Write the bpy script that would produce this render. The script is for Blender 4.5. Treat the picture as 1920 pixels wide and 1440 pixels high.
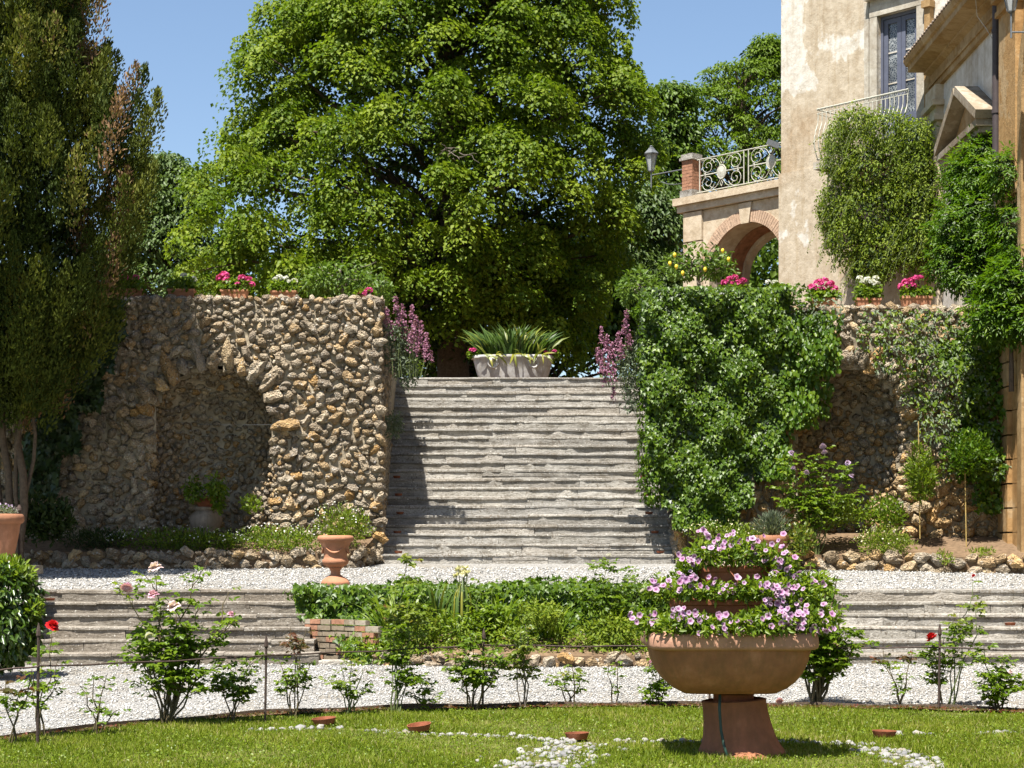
import bpy, bmesh, math, random
import numpy as np
from mathutils import Vector, Matrix, Euler, noise

random.seed(7)
rng = np.random.default_rng(7)
for o in list(bpy.data.objects):
    bpy.data.objects.remove(o)
scene = bpy.context.scene
COL = scene.collection

# ------------------------------------------------------------------ camera, sky, sun, exposure
F, CX, HY, E = 3500.0, 960.0, 1040.0, 1.45      # focal length in photo pixels, horizon row, eye height
cam_d = bpy.data.cameras.new('camera')
cam_d.sensor_width = 36.0
cam_d.lens = 36.0 * F / 1920.0
cam_d.shift_y = (HY - 720.0) / 1920.0
cam_d.clip_start = 0.1
cam_d.clip_end = 3000
cam = bpy.data.objects.new('camera', cam_d)
cam.location = (0, 0, E)
cam.rotation_euler = (math.radians(90), 0, 0)
COL.objects.link(cam)
scene.camera = cam

SUN_EL, SUN_AZ = 65.0, 27.0                      # azimuth: degrees to the left of straight behind the camera
el, az = math.radians(SUN_EL), math.radians(SUN_AZ)
to_sun = Vector((-math.sin(az) * math.cos(el), -math.cos(az) * math.cos(el), math.sin(el)))
world = bpy.data.worlds.new('World')
scene.world = world
world.use_nodes = True
wn = world.node_tree
bg = wn.nodes['Background']
sky = wn.nodes.new('ShaderNodeTexSky')
sky.sky_type = 'NISHITA'
sky.sun_disc = False
sky.sun_elevation = el
sky.sun_rotation = math.atan2(to_sun.x, to_sun.y)
sky.altitude = 300
sky.air_density = 1.0
sky.dust_density = 0.6
sky.ozone_density = 1.6
wn.links.new(sky.outputs[0], bg.inputs[0])
bg.inputs[1].default_value = 0.062
sl = bpy.data.lights.new('sun', 'SUN')
sl.energy = 5.0
sl.angle = math.radians(0.5)
sl.color = (1.0, 0.95, 0.87)
sun = bpy.data.objects.new('sun', sl)
sun.rotation_euler = to_sun.to_track_quat('Z', 'Y').to_euler()
sun.location = (0, 0, 30)
COL.objects.link(sun)
scene.view_settings.view_transform = 'Standard'
scene.view_settings.look = 'None'
scene.view_settings.exposure = 1.45
scene.view_settings.gamma = 1.0
scene.render.engine = 'CYCLES'
scene.cycles.max_bounces = 6
scene.cycles.transparent_max_bounces = 4


def P(px, py, d):
    return Vector(((px - CX) * d / F, d, E - (py - HY) * d / F))


def X(px, d):
    return (px - CX) * d / F


def Z(py, d):
    return E - (py - HY) * d / F


# ------------------------------------------------------------------ object helpers
def tag(o, label=None, cat=None, group=None, kind=None):
    if label: o['label'] = label
    if cat: o['category'] = cat
    if group: o['group'] = group
    if kind: o['kind'] = kind
    return o


def root(name, label, cat, loc, group=None):
    o = bpy.data.objects.new(name, None)
    o.empty_display_size = 0.1
    o.location = loc
    COL.objects.link(o)
    return tag(o, label, cat, group)


def child_of(o, parent):
    if parent is not None:
        o.parent = parent
        m = Matrix.Identity(4)
        p = parent
        loc = Vector((0, 0, 0))
        while p is not None:
            if p.type == 'EMPTY':
                loc = Vector(p.location)
            p = p.parent
        if parent.type == 'EMPTY':
            m = Matrix.Translation(-loc)
        else:
            # the parent part is itself built in world coordinates
            m = (parent.matrix_basis).inverted()
        o.matrix_parent_inverse = m
    return o


def link(name, me, mat=None, parent=None, smooth=False):
    if mat is not None and len(me.materials) == 0:
        me.materials.append(mat)
    if smooth:
        me.polygons.foreach_set('use_smooth', [True] * len(me.polygons))
    o = bpy.data.objects.new(name, me)
    COL.objects.link(o)
    return child_of(o, parent)


class MB:
    """collects vertices and faces of one mesh"""
    def __init__(s):
        s.v, s.f = [], []

    def add(s, v, f):
        n = len(s.v)
        s.v += [tuple(p) for p in v]
        s.f += [tuple(i + n for i in q) for q in f]
        return s

    def box(s, c, size, rz=0.0, jit=0.0):
        hx, hy, hz = size[0] / 2, size[1] / 2, size[2] / 2
        R = Matrix.Rotation(rz, 3, 'Z')
        v = []
        for x in (-hx, hx):
            for y in (-hy, hy):
                for z in (-hz, hz):
                    p = R @ Vector((x, y, z)) + Vector(c)
                    if jit:
                        p += Vector((random.uniform(-jit, jit), random.uniform(-jit, jit), random.uniform(-jit, jit)))
                    v.append(p)
        return s.add(v, [(0, 1, 3, 2), (4, 6, 7, 5), (0, 4, 5, 1), (2, 3, 7, 6), (0, 2, 6, 4), (1, 5, 7, 3)])

    def obox(s, o, ax, ay, az_):
        """box from a corner and three edge vectors"""
        o, ax, ay, az_ = Vector(o), Vector(ax), Vector(ay), Vector(az_)
        v = [o, o + ax, o + ax + ay, o + ay, o + az_, o + ax + az_, o + ax + ay + az_, o + ay + az_]
        return s.add(v, [(0, 3, 2, 1), (4, 5, 6, 7), (0, 1, 5, 4), (1, 2, 6, 5), (2, 3, 7, 6), (3, 0, 4, 7)])

    def tube(s, pts, rad, n=6, cap=True):
        pts = [Vector(p) for p in pts]
        if not hasattr(rad, '__len__'):
            rad = [rad] * len(pts)
        rings = []
        up = Vector((0.13, 0.21, 0.97))
        for i, p in enumerate(pts):
            t = (pts[min(i + 1, len(pts) - 1)] - pts[max(i - 1, 0)])
            if t.length < 1e-9:
                t = Vector((0, 0, 1))
            t.normalize()
            a = t.cross(up)
            if a.length < 0.05:
                a = t.cross(Vector((1, 0, 0)))
            a.normalize()
            b = t.cross(a)
            rings.append([p + (a * math.cos(2 * math.pi * k / n) + b * math.sin(2 * math.pi * k / n)) * rad[i] for k in range(n)])
        v = [q for r in rings for q in r]
        f = []
        for i in range(len(pts) - 1):
            for k in range(n):
                f.append((i * n + k, i * n + (k + 1) % n, (i + 1) * n + (k + 1) % n, (i + 1) * n + k))
        if cap:
            f.append(tuple(range(n - 1, -1, -1)))
            f.append(tuple((len(pts) - 1) * n + k for k in range(n)))
        return s.add(v, f)

    def lathe(s, c, prof, n=32, power=2.0, ripple=None):
        """profile [(r, z)...] turned about a vertical axis; power > 2 squares the plan"""
        c = Vector(c)
        v = []
        for (r, z) in prof:
            pw = power
            for k in range(n):
                a = 2 * math.pi * (k + 0.5) / n
                ca, sa = math.cos(a), math.sin(a)
                q = (abs(ca) ** pw + abs(sa) ** pw) ** (-1.0 / pw)
                rr = r * q
                if ripple:
                    rr += ripple(r, z, a)
                v.append(c + Vector((rr * ca, rr * sa, z)))
        f = []
        for i in range(len(prof) - 1):
            for k in range(n):
                f.append((i * n + k, i * n + (k + 1) % n, (i + 1) * n + (k + 1) % n, (i + 1) * n + k))
        f.append(tuple(range(n - 1, -1, -1)))
        f.append(tuple((len(prof) - 1) * n + k for k in range(n)))
        return s.add(v, f)

    def build(s, name, mat, parent=None, smooth=False, angle=None):
        me = bpy.data.meshes.new(name)
        me.from_pydata(s.v, [], s.f)
        me.update()
        o = link(name, me, mat, parent, smooth)
        if smooth and angle:
            try:
                me.set_sharp_from_angle(angle=math.radians(angle))
            except Exception:
                pass
        return o


def nrm(a):
    return a / (np.linalg.norm(a, axis=-1, keepdims=True) + 1e-9)


def big_mesh(name, V, tmpl, mat, parent=None, var=None, smooth=False, col=None):
    """N copies of one small template, already placed: V is (N, k, 3)"""
    N, k, _ = V.shape
    me = bpy.data.meshes.new(name)
    off = (np.arange(N) * k)[:, None]
    idx, tot = [], []
    for t in tmpl:
        idx.append((off + np.array(t)[None, :]).reshape(-1))
        tot.append(np.full(N, len(t)))
    idx = np.concatenate(idx).astype(np.int32)
    tot = np.concatenate(tot)
    start = np.concatenate([[0], np.cumsum(tot)[:-1]]).astype(np.int32)
    me.vertices.add(N * k)
    me.vertices.foreach_set('co', V.reshape(-1).astype(np.float32))
    me.loops.add(len(idx))
    me.loops.foreach_set('vertex_index', idx)
    me.polygons.add(len(tot))
    me.polygons.foreach_set('loop_start', start)
    if var is not None:
        at = me.attributes.new('var', 'FLOAT', 'POINT')
        at.data.foreach_set('value', np.repeat(var, k).astype(np.float32))
    if col is not None:
        at = me.attributes.new('tint', 'FLOAT_COLOR', 'POINT')
        c4 = np.concatenate([col, np.ones((N, 1))], 1)
        at.data.foreach_set('color', np.repeat(c4, k, axis=0).reshape(-1).astype(np.float32))
    me.update(calc_edges=True)
    return link(name, me, mat, parent, smooth)


LEAF4 = (np.array([(0, 0, 0), (.45, -.5, .14), (1, 0, -.08), (.45, .5, .14)], float), [(0, 1, 2), (0, 2, 3)])
LEAF6 = (np.array([(0, 0, 0), (.3, -.5, .1), (.72, -.38, .06), (1, 0, -.14), (.72, .38, .06), (.3, .5, .1)], float), [(0, 1, 2, 3), (0, 3, 4, 5)])
IVY = (np.array([(0, 0, 0), (-.18, .34, .05), (.12, .56, .03), (.36, .28, .07), (.95, 0, -.1), (.36, -.28, .07), (.12, -.56, .03), (-.18, -.34, .05)], float), [(0, 4, 3, 2, 1), (0, 7, 6, 5, 4)])
BLADE = (np.array([(0, -.5, 0), (0, .5, 0), (1, 0, .15)], float), [(0, 1, 2)])
STRAP = (np.array([(0, -.5, 0), (0, .5, 0), (.4, -.55, .06), (.4, .55, .06), (.75, -.4, -.02), (.75, .4, -.02), (1, 0, -.22)], float), [(0, 1, 3, 2), (2, 3, 5, 4), (4, 5, 6)])


def leaf_mesh(name, pos, tip, nor, size, width, mat, parent=None, shape=LEAF4, var=None):
    """leaves at pos pointing along tip with the upper face towards nor"""
    N = len(pos)
    if var is None:
        var = rng.random(N)
    T = nrm(tip)
    B = nrm(np.cross(nor, T))
    Nn = np.cross(T, B)
    lv = shape[0]
    size = np.broadcast_to(np.asarray(size, float), (N,))[:, None, None]
    V = pos[:, None, :] + size * (lv[None, :, 0:1] * T[:, None, :] + width * lv[None, :, 1:2] * B[:, None, :] + lv[None, :, 2:3] * Nn[:, None, :])
    return big_mesh(name, V, shape[1], mat, parent, var)


def sphere_dirs(n):
    return nrm(rng.normal(size=(n, 3)))


def blob_points(blobs, n, shell=0.75, lump=0.0, seed=0.0):
    """n points in the outer shell of a set of ellipsoids [(centre, radii)]; returns points and outward directions"""
    w = np.array([(b[1][0] * b[1][1] + b[1][1] * b[1][2] + b[1][0] * b[1][2]) for b in blobs], float)
    cnt = rng.multinomial(n, w / w.sum())
    ps, ds = [], []
    for (c, r), m in zip(blobs, cnt):
        d = sphere_dirs(m)
        rad = shell + (1 - shell) * rng.random(m) ** 0.7
        if lump:
            rad = rad * (1 + lump * (np.sin(d[:, 0] * 7 + c[0] * 3 + seed) * np.sin(d[:, 1] * 6 + c[1]) + np.sin(d[:, 2] * 8 + c[2] * 5) * .6))
        ps.append(np.array(c)[None] + d * np.array(r)[None] * rad[:, None])
        ds.append(nrm(d / np.array(r)[None]))
    return np.concatenate(ps), np.concatenate(ds)


def shrub_leaves(name, blobs, n, size, width, mat, parent, shape=LEAF4, shell=.7, lump=.12, down=.5, out=.7, rand=.6, up=.5, var=None):
    p, d = blob_points(blobs, n, shell, lump)
    z = np.array([[0, 0, 1.0]])
    tip = d * out - z * down + rng.normal(size=d.shape) * rand
    nor = d * .7 + z * up + rng.normal(size=d.shape) * .45
    s = size * (0.7 + 0.6 * rng.random(n))
    return leaf_mesh(name, p, tip, nor, s, width, mat, parent, shape, var)


# ------------------------------------------------------------------ materials
MATS = {}


def nt(name):
    m = bpy.data.materials.new(name)
    m.use_nodes = True
    n = m.node_tree
    b = n.nodes['Principled BSDF']
    MATS[name] = m
    return m, n, b


def N_(n, typ, **kw):
    x = n.nodes.new(typ)
    for k, v in kw.items():
        setattr(x, k, v)
    return x


def ramp(n, stops):
    r = n.nodes.new('ShaderNodeValToRGB')
    e = r.color_ramp.elements
    while len(e) > 1:
        e.remove(e[-1])
    e[0].position = stops[0][0]
    e[0].color = (*stops[0][1], 1)
    for p, c in stops[1:]:
        q = e.new(p)
        q.color = (*c, 1)
    return r


def noise_tex(n, scale, detail=4, rough=.6, coord=None):
    t = n.nodes.new('ShaderNodeTexNoise')
    t.inputs['Scale'].default_value = scale
    t.inputs['Detail'].default_value = detail
    t.inputs['Roughness'].default_value = rough
    if coord is not None:
        n.links.new(coord, t.inputs['Vector'])
    return t


def mix(n, fac, a, b, mode='MIX'):
    m = n.nodes.new('ShaderNodeMix')
    m.data_type = 'RGBA'
    m.blend_type = mode
    for key, val in ((0, fac), (6, a), (7, b)):
        if hasattr(val, 'links') or hasattr(val, 'node'):
            n.links.new(val, m.inputs[key])
        elif key == 0:
            m.inputs[0].default_value = val
        else:
            m.inputs[key].default_value = (*val, 1)
    return m.outputs[2]


def bump(n, b, height, strength=.5, dist=.02):
    x = n.nodes.new('ShaderNodeBump')
    x.inputs['Strength'].default_value = strength
    x.inputs['Distance'].default_value = dist
    n.links.new(height, x.inputs['Height'])
    n.links.new(x.outputs[0], b.inputs['Normal'])


def leaf_mat(name, stops, trans=.35, rough=.45, spec=.45, tcol=1.5):
    k = .8 if 'petal' in name else .72
    stops = [(p, tuple(x * k for x in c)) for p, c in stops]
    if 'petal' not in name:
        trans *= .85
    m, n, b = nt(name)
    a = N_(n, 'ShaderNodeAttribute', attribute_name='var')
    r = ramp(n, stops)
    n.links.new(a.outputs['Fac'], r.inputs[0])
    n.links.new(r.outputs[0], b.inputs['Base Color'])
    b.inputs['Roughness'].default_value = rough
    b.inputs['Specular IOR Level'].default_value = spec
    t = n.nodes.new('ShaderNodeBsdfTranslucent')
    tc = mix(n, 1.0, r.outputs[0], (tcol, tcol * 1.05, tcol * .55), 'MULTIPLY')
    n.links.new(tc, t.inputs[0])
    ms = n.nodes.new('ShaderNodeMixShader')
    ms.inputs[0].default_value = trans
    n.links.new(b.outputs[0], ms.inputs[1])
    n.links.new(t.outputs[0], ms.inputs[2])
    n.links.new(ms.outputs[0], n.nodes['Material Output'].inputs[0])
    return m


def plain(name, c, rough=.6, spec=.3, var=.25, scale=8, bs=.2, metal=0):
    c = tuple(x * .82 for x in c)
    m, n, b = nt(name)
    g = N_(n, 'ShaderNodeNewGeometry')
    t = noise_tex(n, scale, 5, .65, g.outputs['Position'])
    r = ramp(n, [(.3, tuple(x * (1 - var) for x in c)), (.7, tuple(min(1, x * (1 + var)) for x in c))])
    n.links.new(t.outputs[0], r.inputs[0])
    n.links.new(r.outputs[0], b.inputs['Base Color'])
    b.inputs['Roughness'].default_value = rough
    b.inputs['Specular IOR Level'].default_value = spec
    b.inputs['Metallic'].default_value = metal
    if bs:
        t2 = noise_tex(n, scale * 6, 4, .6, g.outputs['Position'])
        bump(n, b, t2.outputs[0], bs, .01)
    return m


def rock_mat(name, use_attr):
    m, n, b = nt(name)
    g = N_(n, 'ShaderNodeNewGeometry')
    if use_attr:
        a = N_(n, 'ShaderNodeAttribute', attribute_name='tint')
        base = a.outputs['Color']
    else:
        a = N_(n, 'ShaderNodeObjectInfo')
        base = a.outputs['Color']
    t1 = noise_tex(n, 9, 6, .7, g.outputs['Position'])
    t2 = noise_tex(n, 45, 5, .7, g.outputs['Position'])
    v = n.nodes.new('ShaderNodeTexVoronoi')
    v.inputs['Scale'].default_value = 38
    n.links.new(g.outputs['Position'], v.inputs['Vector'])
    r1 = ramp(n, [(.3, (.55, .5, .45)), (.55, (1, .98, .94)), (.75, (1.3, 1.28, 1.22))])
    n.links.new(t1.outputs[0], r1.inputs[0])
    c1 = mix(n, 1, base, r1.outputs[0], 'MULTIPLY')
    r2 = ramp(n, [(.35, (.45, .42, .4)), (.5, (1, 1, 1))])
    n.links.new(t2.outputs[0], r2.inputs[0])
    c2 = mix(n, .8, c1, r2.outputs[0], 'MULTIPLY')
    # pale and dark lichen
    t3 = noise_tex(n, 16, 4, .75, g.outputs['Position'])
    r3 = ramp(n, [(.58, (0, 0, 0)), (.66, (1, 1, 1))])
    n.links.new(t3.outputs[0], r3.inputs[0])
    c3 = mix(n, r3.outputs[0], c2, (.46, .44, .40))
    n.links.new(c3, b.inputs['Base Color'])
    b.inputs['Roughness'].default_value = .93
    b.inputs['Specular IOR Level'].default_value = .15
    ad = n.nodes.new('ShaderNodeMath')
    ad.operation = 'ADD'
    n.links.new(t2.outputs[0], ad.inputs[0])
    n.links.new(v.outputs['Distance'], ad.inputs[1])
    bump(n, b, ad.outputs[0], 1.0, .035)
    return m


def step_mat(name, mul=1.0, dark=.55, warm=0.0):
    m, n, b = nt(name)
    g = N_(n, 'ShaderNodeNewGeometry')
    oi = N_(n, 'ShaderNodeObjectInfo')
    r = ramp(n, [(0, (.27, .26, .245)), (.25, (.40, .39, .365)), (.5, (.32, .315, .305)), (.7, (.45, .44, .415)), (.85, (.36, .335, .30)), (1, (.50, .49, .47))])
    n.links.new(oi.outputs['Random'], r.inputs[0])
    rb_ = mix(n, 1, r.outputs[0], (mul, mul * (.985 - warm * .5), mul * (.96 - warm)), 'MULTIPLY')
    mp = N_(n, 'ShaderNodeMapping')
    mp.inputs['Scale'].default_value = (1, 1, 2.2)
    n.links.new(g.outputs['Position'], mp.inputs[0])
    t1 = noise_tex(n, 3.5, 7, .72, mp.outputs[0])
    r1 = ramp(n, [(.30, (.36, .33, .29)), (.42, (.72, .70, .66)), (.54, (1, .99, .97)), (.7, (1.25, 1.23, 1.18))])
    n.links.new(t1.outputs[0], r1.inputs[0])
    c = mix(n, 1, rb_, r1.outputs[0], 'MULTIPLY')
    t2 = noise_tex(n, 28, 4, .75, g.outputs['Position'])
    r2 = ramp(n, [(dark - .06, (0, 0, 0)), (dark + .05, (1, 1, 1))])
    n.links.new(t2.outputs[0], r2.inputs[0])
    t4 = noise_tex(n, 2.3, 3, .6, g.outputs['Position'])
    r4 = ramp(n, [(.36, (.25, .25, .25)), (.56, (1, 1, 1))])
    n.links.new(t4.outputs[0], r4.inputs[0])
    ml = n.nodes.new('ShaderNodeMath')
    ml.operation = 'MULTIPLY'
    n.links.new(r2.outputs[0], ml.inputs[0])
    n.links.new(r4.outputs[0], ml.inputs[1])
    c = mix(n, ml.outputs[0], c, (.13, .11, .085))
    t3 = noise_tex(n, 40, 3, .7, g.outputs['Position'])
    r3 = ramp(n, [(.62, (0, 0, 0)), (.68, (1, 1, 1))])
    n.links.new(t3.outputs[0], r3.inputs[0])
    c = mix(n, r3.outputs[0], c, (.6, .58, .52))
    n.links.new(c, b.inputs['Base Color'])
    b.inputs['Roughness'].default_value = .88
    b.inputs['Specular IOR Level'].default_value = .2
    t5 = noise_tex(n, 22, 6, .7, mp.outputs[0])
    bump(n, b, t5.outputs[0], .7, .03)
    return m


def plaster_mat(name, c0, c1, c2, scale=.7, streak=True, bs=.35):
    c0, c1, c2 = (tuple(x * .82 for x in c) for c in (c0, c1, c2))
    m, n, b = nt(name)
    g = N_(n, 'ShaderNodeNewGeometry')
    mp = N_(n, 'ShaderNodeMapping')
    mp.inputs['Scale'].default_value = (1, 1, .75)
    n.links.new(g.outputs['Position'], mp.inputs[0])
    t1 = noise_tex(n, scale, 6, .62, mp.outputs[0])
    r1 = ramp(n, [(.36, c0), (.46, c1), (.535, c1), (.55, c2), (.75, c2)])
    n.links.new(t1.outputs[0], r1.inputs[0])
    t2 = noise_tex(n, 6, 6, .7, g.outputs['Position'])
    r2 = ramp(n, [(.3, (.72, .68, .62)), (.6, (1.04, 1.04, 1.04))])
    n.links.new(t2.outputs[0], r2.inputs[0])
    c = mix(n, 1, r1.outputs[0], r2.outputs[0], 'MULTIPLY')
    if streak:
        mp2 = N_(n, 'ShaderNodeMapping')
        mp2.inputs['Scale'].default_value = (7, 7, .5)
        n.links.new(g.outputs['Position'], mp2.inputs[0])
        t3 = noise_tex(n, 1.6, 4, .6, mp2.outputs[0])
        r3 = ramp(n, [(.34, (.78, .72, .62)), (.5, (1, 1, 1))])
        n.links.new(t3.outputs[0], r3.inputs[0])
        c = mix(n, .5, c, r3.outputs[0], 'MULTIPLY')
    n.links.new(c, b.inputs['Base Color'])
    b.inputs['Roughness'].default_value = .9
    b.inputs['Specular IOR Level'].default_value = .15
    t4 = noise_tex(n, 14, 6, .7, g.outputs['Position'])
    bump(n, b, t4.outputs[0], bs, .03)
    return m


def terracotta(name, c, dirt=(.16, .11, .05), amt=.5):
    c, dirt = tuple(x * .85 for x in c), tuple(x * .85 for x in dirt)
    m, n, b = nt(name)
    g = N_(n, 'ShaderNodeNewGeometry')
    t1 = noise_tex(n, 5, 6, .65, g.outputs['Position'])
    r1 = ramp(n, [(.3, tuple(x * .72 for x in c)), (.55, c), (.75, tuple(min(1, x * 1.25 + .03) for x in c))])
    n.links.new(t1.outputs[0], r1.inputs[0])
    mp2 = N_(n, 'ShaderNodeMapping')
    mp2.inputs['Scale'].default_value = (9, 9, 1.0)
    n.links.new(g.outputs['Position'], mp2.inputs[0])
    t3 = noise_tex(n, 2.2, 5, .65, mp2.outputs[0])
    r3 = ramp(n, [(.45, (0, 0, 0)), (.68, (1, 1, 1))])
    n.links.new(t3.outputs[0], r3.inputs[0])
    f = n.nodes.new('ShaderNodeMath')
    f.operation = 'MULTIPLY'
    f.inputs[1].default_value = amt
    n.links.new(r3.outputs[0], f.inputs[0])
    cc = mix(n, f.outputs[0], r1.outputs[0], dirt)
    n.links.new(cc, b.inputs['Base Color'])
    b.inputs['Roughness'].default_value = .85
    b.inputs['Specular IOR Level'].default_value = .2
    t4 = noise_tex(n, 35, 5, .65, g.outputs['Position'])
    bump(n, b, t4.outputs[0], .35, .012)
    return m


M_linden = leaf_mat('linden_leaf', [(0, (.05, .105, .006)), (.5, (.125, .20, .012)), (1, (.265, .335, .032))], .45, .55, .2)
M_core = leaf_mat('shade_leaf', [(0, (.025, .05, .008)), (1, (.05, .085, .013))], .3, .55, .3)  # darkened green that paints the shade inside the crowns
M_tree2 = leaf_mat('oak_leaf', [(0, (.065, .13, .012)), (1, (.15, .235, .025))], .38, .5, .35)
M_tree3 = leaf_mat('grey_green_leaf', [(0, (.065, .12, .03)), (1, (.14, .205, .05))], .35, .5, .35)
M_cyp = leaf_mat('cypress_scale', [(0, (.04, .065, .008)), (.55, (.115, .14, .016)), (.8, (.23, .235, .04)), (.86, (.19, .115, .055)), (1, (.36, .22, .12))], .25, .65, .15)
M_ivy = leaf_mat('ivy_leaf', [(0, (.045, .095, .004)), (.6, (.085, .165, .006)), (1, (.16, .245, .012))], .32, .42, .3)
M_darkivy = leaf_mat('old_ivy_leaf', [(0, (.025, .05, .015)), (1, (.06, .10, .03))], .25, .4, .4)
M_rose = leaf_mat('rose_leaf', [(0, (.08, .145, .010)), (.6, (.145, .235, .015)), (1, (.25, .325, .027))], .5, .42, .3)
M_young = leaf_mat('young_leaf', [(0, (.10, .16, .015)), (.7, (.2, .26, .03)), (.9, (.25, .25, .04)), (1, (.22, .09, .04))], .45, .42, .4)
M_red = leaf_mat('reddish_leaf', [(0, (.08, .11, .02)), (.5, (.12, .08, .03)), (1, (.22, .05, .035))], .4, .42, .4)
M_lime = leaf_mat('lime_leaf', [(0, (.11, .195, .010)), (1, (.25, .33, .02))], .45, .45, .4)
M_fine = leaf_mat('fine_leaf', [(0, (.11, .18, .013)), (.5, (.19, .265, .022)), (1, (.28, .34, .04))], .4, .55, .2)
M_wist = leaf_mat('wisteria_leaf', [(0, (.05, .12, .006)), (.7, (.10, .19, .008)), (1, (.18, .27, .015))], .42, .42, .3)
M_grey = leaf_mat('silver_leaf', [(0, (.10, .14, .08)), (1, (.22, .26, .17))], .3, .6, .25)
M_grass = leaf_mat('grass_blade', [(0, (.11, .165, .010)), (.6, (.20, .26, .016)), (.9, (.30, .335, .04)), (1, (.42, .37, .15))], .4, .55, .2)
M_strap = leaf_mat('strap_leaf', [(0, (.05, .10, .02)), (.8, (.11, .18, .03)), (1, (.35, .33, .04))], .35, .4, .4)
M_box = leaf_mat('laurel_leaf', [(0, (.035, .075, .008)), (.8, (.075, .14, .015)), (1, (.15, .22, .03))], .3, .32, .55)
M_pinkfl = leaf_mat('pink_petal', [(0, (.55, .04, .20)), (1, (.80, .12, .36))], .3, .5, .25, 1.1)
M_whitefl = leaf_mat('white_petal', [(0, (.75, .75, .68)), (1, (.85, .85, .8))], .3, .5, .25, 1.0)
M_valer = leaf_mat('valerian_petal', [(0, (.30, .12, .20)), (.6, (.38, .17, .27)), (1, (.46, .26, .35))], .3, .6, .2, 1.1)
M_lilac = leaf_mat('lilac_petal', [(0, (.40, .28, .48)), (1, (.58, .45, .62))], .3, .6, .2, 1.1)
M_rosepink = leaf_mat('rose_petal_pink', [(0, (.72, .34, .50)), (1, (.86, .58, .70))], .35, .5, .25, 1.0)
M_rosepale = leaf_mat('rose_petal_pale', [(0, (.82, .60, .66)), (1, (.88, .76, .76))], .35, .5, .25, 1.0)
M_rosered = leaf_mat('rose_petal_red', [(0, (.45, .006, .01)), (1, (.68, .02, .02))], .25, .45, .3, 1.0)
M_rosewhite = leaf_mat('rose_petal_white', [(0, (.82, .78, .70)), (1, (.86, .84, .8))], .35, .5, .25, 1.0)
M_yellowfl = leaf_mat('pale_yellow_petal', [(0, (.80, .74, .42)), (1, (.86, .82, .6))], .35, .5, .25, 1.0)

M_rock = rock_mat('rock', False)
M_rockj = rock_mat('small_rock', True)
M_mortar = plain('mortar', (.32, .27, .195), .95, .1, .4, 6, .8)
M_step = step_mat('step_stone', .84, .58)
M_tread = step_mat('tread_stone', .73, .54)
M_stepd = step_mat('dirty_shaded_step_stone', .60, .55, .14)  # soil-brown left steps, with the tree shade darkened into the colour too
M_treadd = step_mat('dirty_shaded_tread_stone', .58, .52, .10)  # same soil tint and painted shade for the left treads
M_soil = plain('soil', (.17, .115, .07), .95, .1, .4, 14, .8)
M_bark = plain('bark', (.115, .085, .06), .9, .15, .4, 20, .8)
M_palebark = plain('pale_bark', (.20, .17, .14), .9, .15, .35, 20, .8)
M_cane = plain('rose_cane', (.12, .095, .05), .8, .2, .4, 30, .3)
M_greencane = plain('green_cane', (.11, .14, .045), .7, .25, .3, 30, .2)
M_iron = plain('rusty_iron', (.085, .06, .05), .75, .3, .35, 30, .4, .4)
M_whiteiron = plain('cream_painted_iron', (.48, .47, .40), .6, .3, .25, 25, .3)
M_greyiron = plain('grey_iron', (.14, .15, .16), .55, .4, .2, 25, .2, .3)
M_plaster = plaster_mat('worn_plaster', (.42, .325, .22), (.50, .43, .33), (.63, .60, .54), .45)
M_cream = plaster_mat('cream_plaster', (.46, .36, .25), (.55, .46, .34), (.60, .52, .40), 1.2, False)
M_whitewall = plaster_mat('pale_plaster', (.50, .46, .40), (.60, .57, .52), (.64, .62, .58), .8, True, .2)
M_ochre = plaster_mat('ochre_plaster', (.30, .19, .085), (.38, .255, .125), (.45, .33, .19), 1.0, True)
M_ochre2 = plaster_mat('orange_plaster', (.36, .205, .08), (.43, .265, .115), (.47, .33, .18), 1.0, True)
M_stonetrim = plaster_mat('trim_stone', (.36, .32, .26), (.44, .405, .34), (.50, .47, .40), 1.6, False)
M_darkstone = plaster_mat('dark_stone', (.22, .175, .125), (.29, .24, .175), (.36, .315, .25), 1.6, False)  # darker stone; on the pediment this tone paints in its shade
M_oak = leaf_mat('fresh_oak_leaf', [(0, (.085, .155, .010)), (1, (.18, .27, .025))], .42, .5, .2)
M_brick = plain('brick', (.36, .185, .115), .9, .15, .35, 16, .6)
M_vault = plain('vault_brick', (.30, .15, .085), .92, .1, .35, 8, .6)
M_terra = terracotta('terracotta', (.40, .175, .095), (.17, .11, .045), .55)
M_ped = terracotta('pedestal_terracotta', (.33, .135, .07), (.17, .085, .04), .45)
M_bowl = terracotta('stained_shaded_terracotta', (.34, .155, .075), (.18, .105, .045), .5)  # stained clay, darkened further to paint the shade under the rim
M_rim = terracotta('pale_terracotta', (.46, .25, .17), (.30, .19, .10), .45)
M_terra2 = terracotta('terracotta_fresh', (.47, .22, .125), (.25, .15, .09), .35)
M_terra3 = terracotta('terracotta_red', (.28, .095, .048), (.14, .07, .035), .45)
M_oldclay = terracotta('grey_clay', (.30, .235, .185), (.14, .12, .09), .5)
M_marble = plaster_mat('white_marble', (.34, .33, .32), (.46, .455, .45), (.52, .515, .51), 2.5, True, .2)
M_bluepaint = plain('blue_grey_paint', (.105, .115, .16), .5, .4, .12, 8, .15)
M_pipe = plain('dark_pipe', (.06, .045, .045), .6, .35, .2, 10, .1)
M_hose = plain('dark_green_hose', (.02, .05, .035), .5, .4, .2, 20, .1)
M_bamboo = plain('bamboo_cane', (.36, .26, .09), .7, .25, .3, 20, .2)
M_lemon = plain('lemon', (.75, .55, .04), .5, .35, .15, 20, .2)

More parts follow.
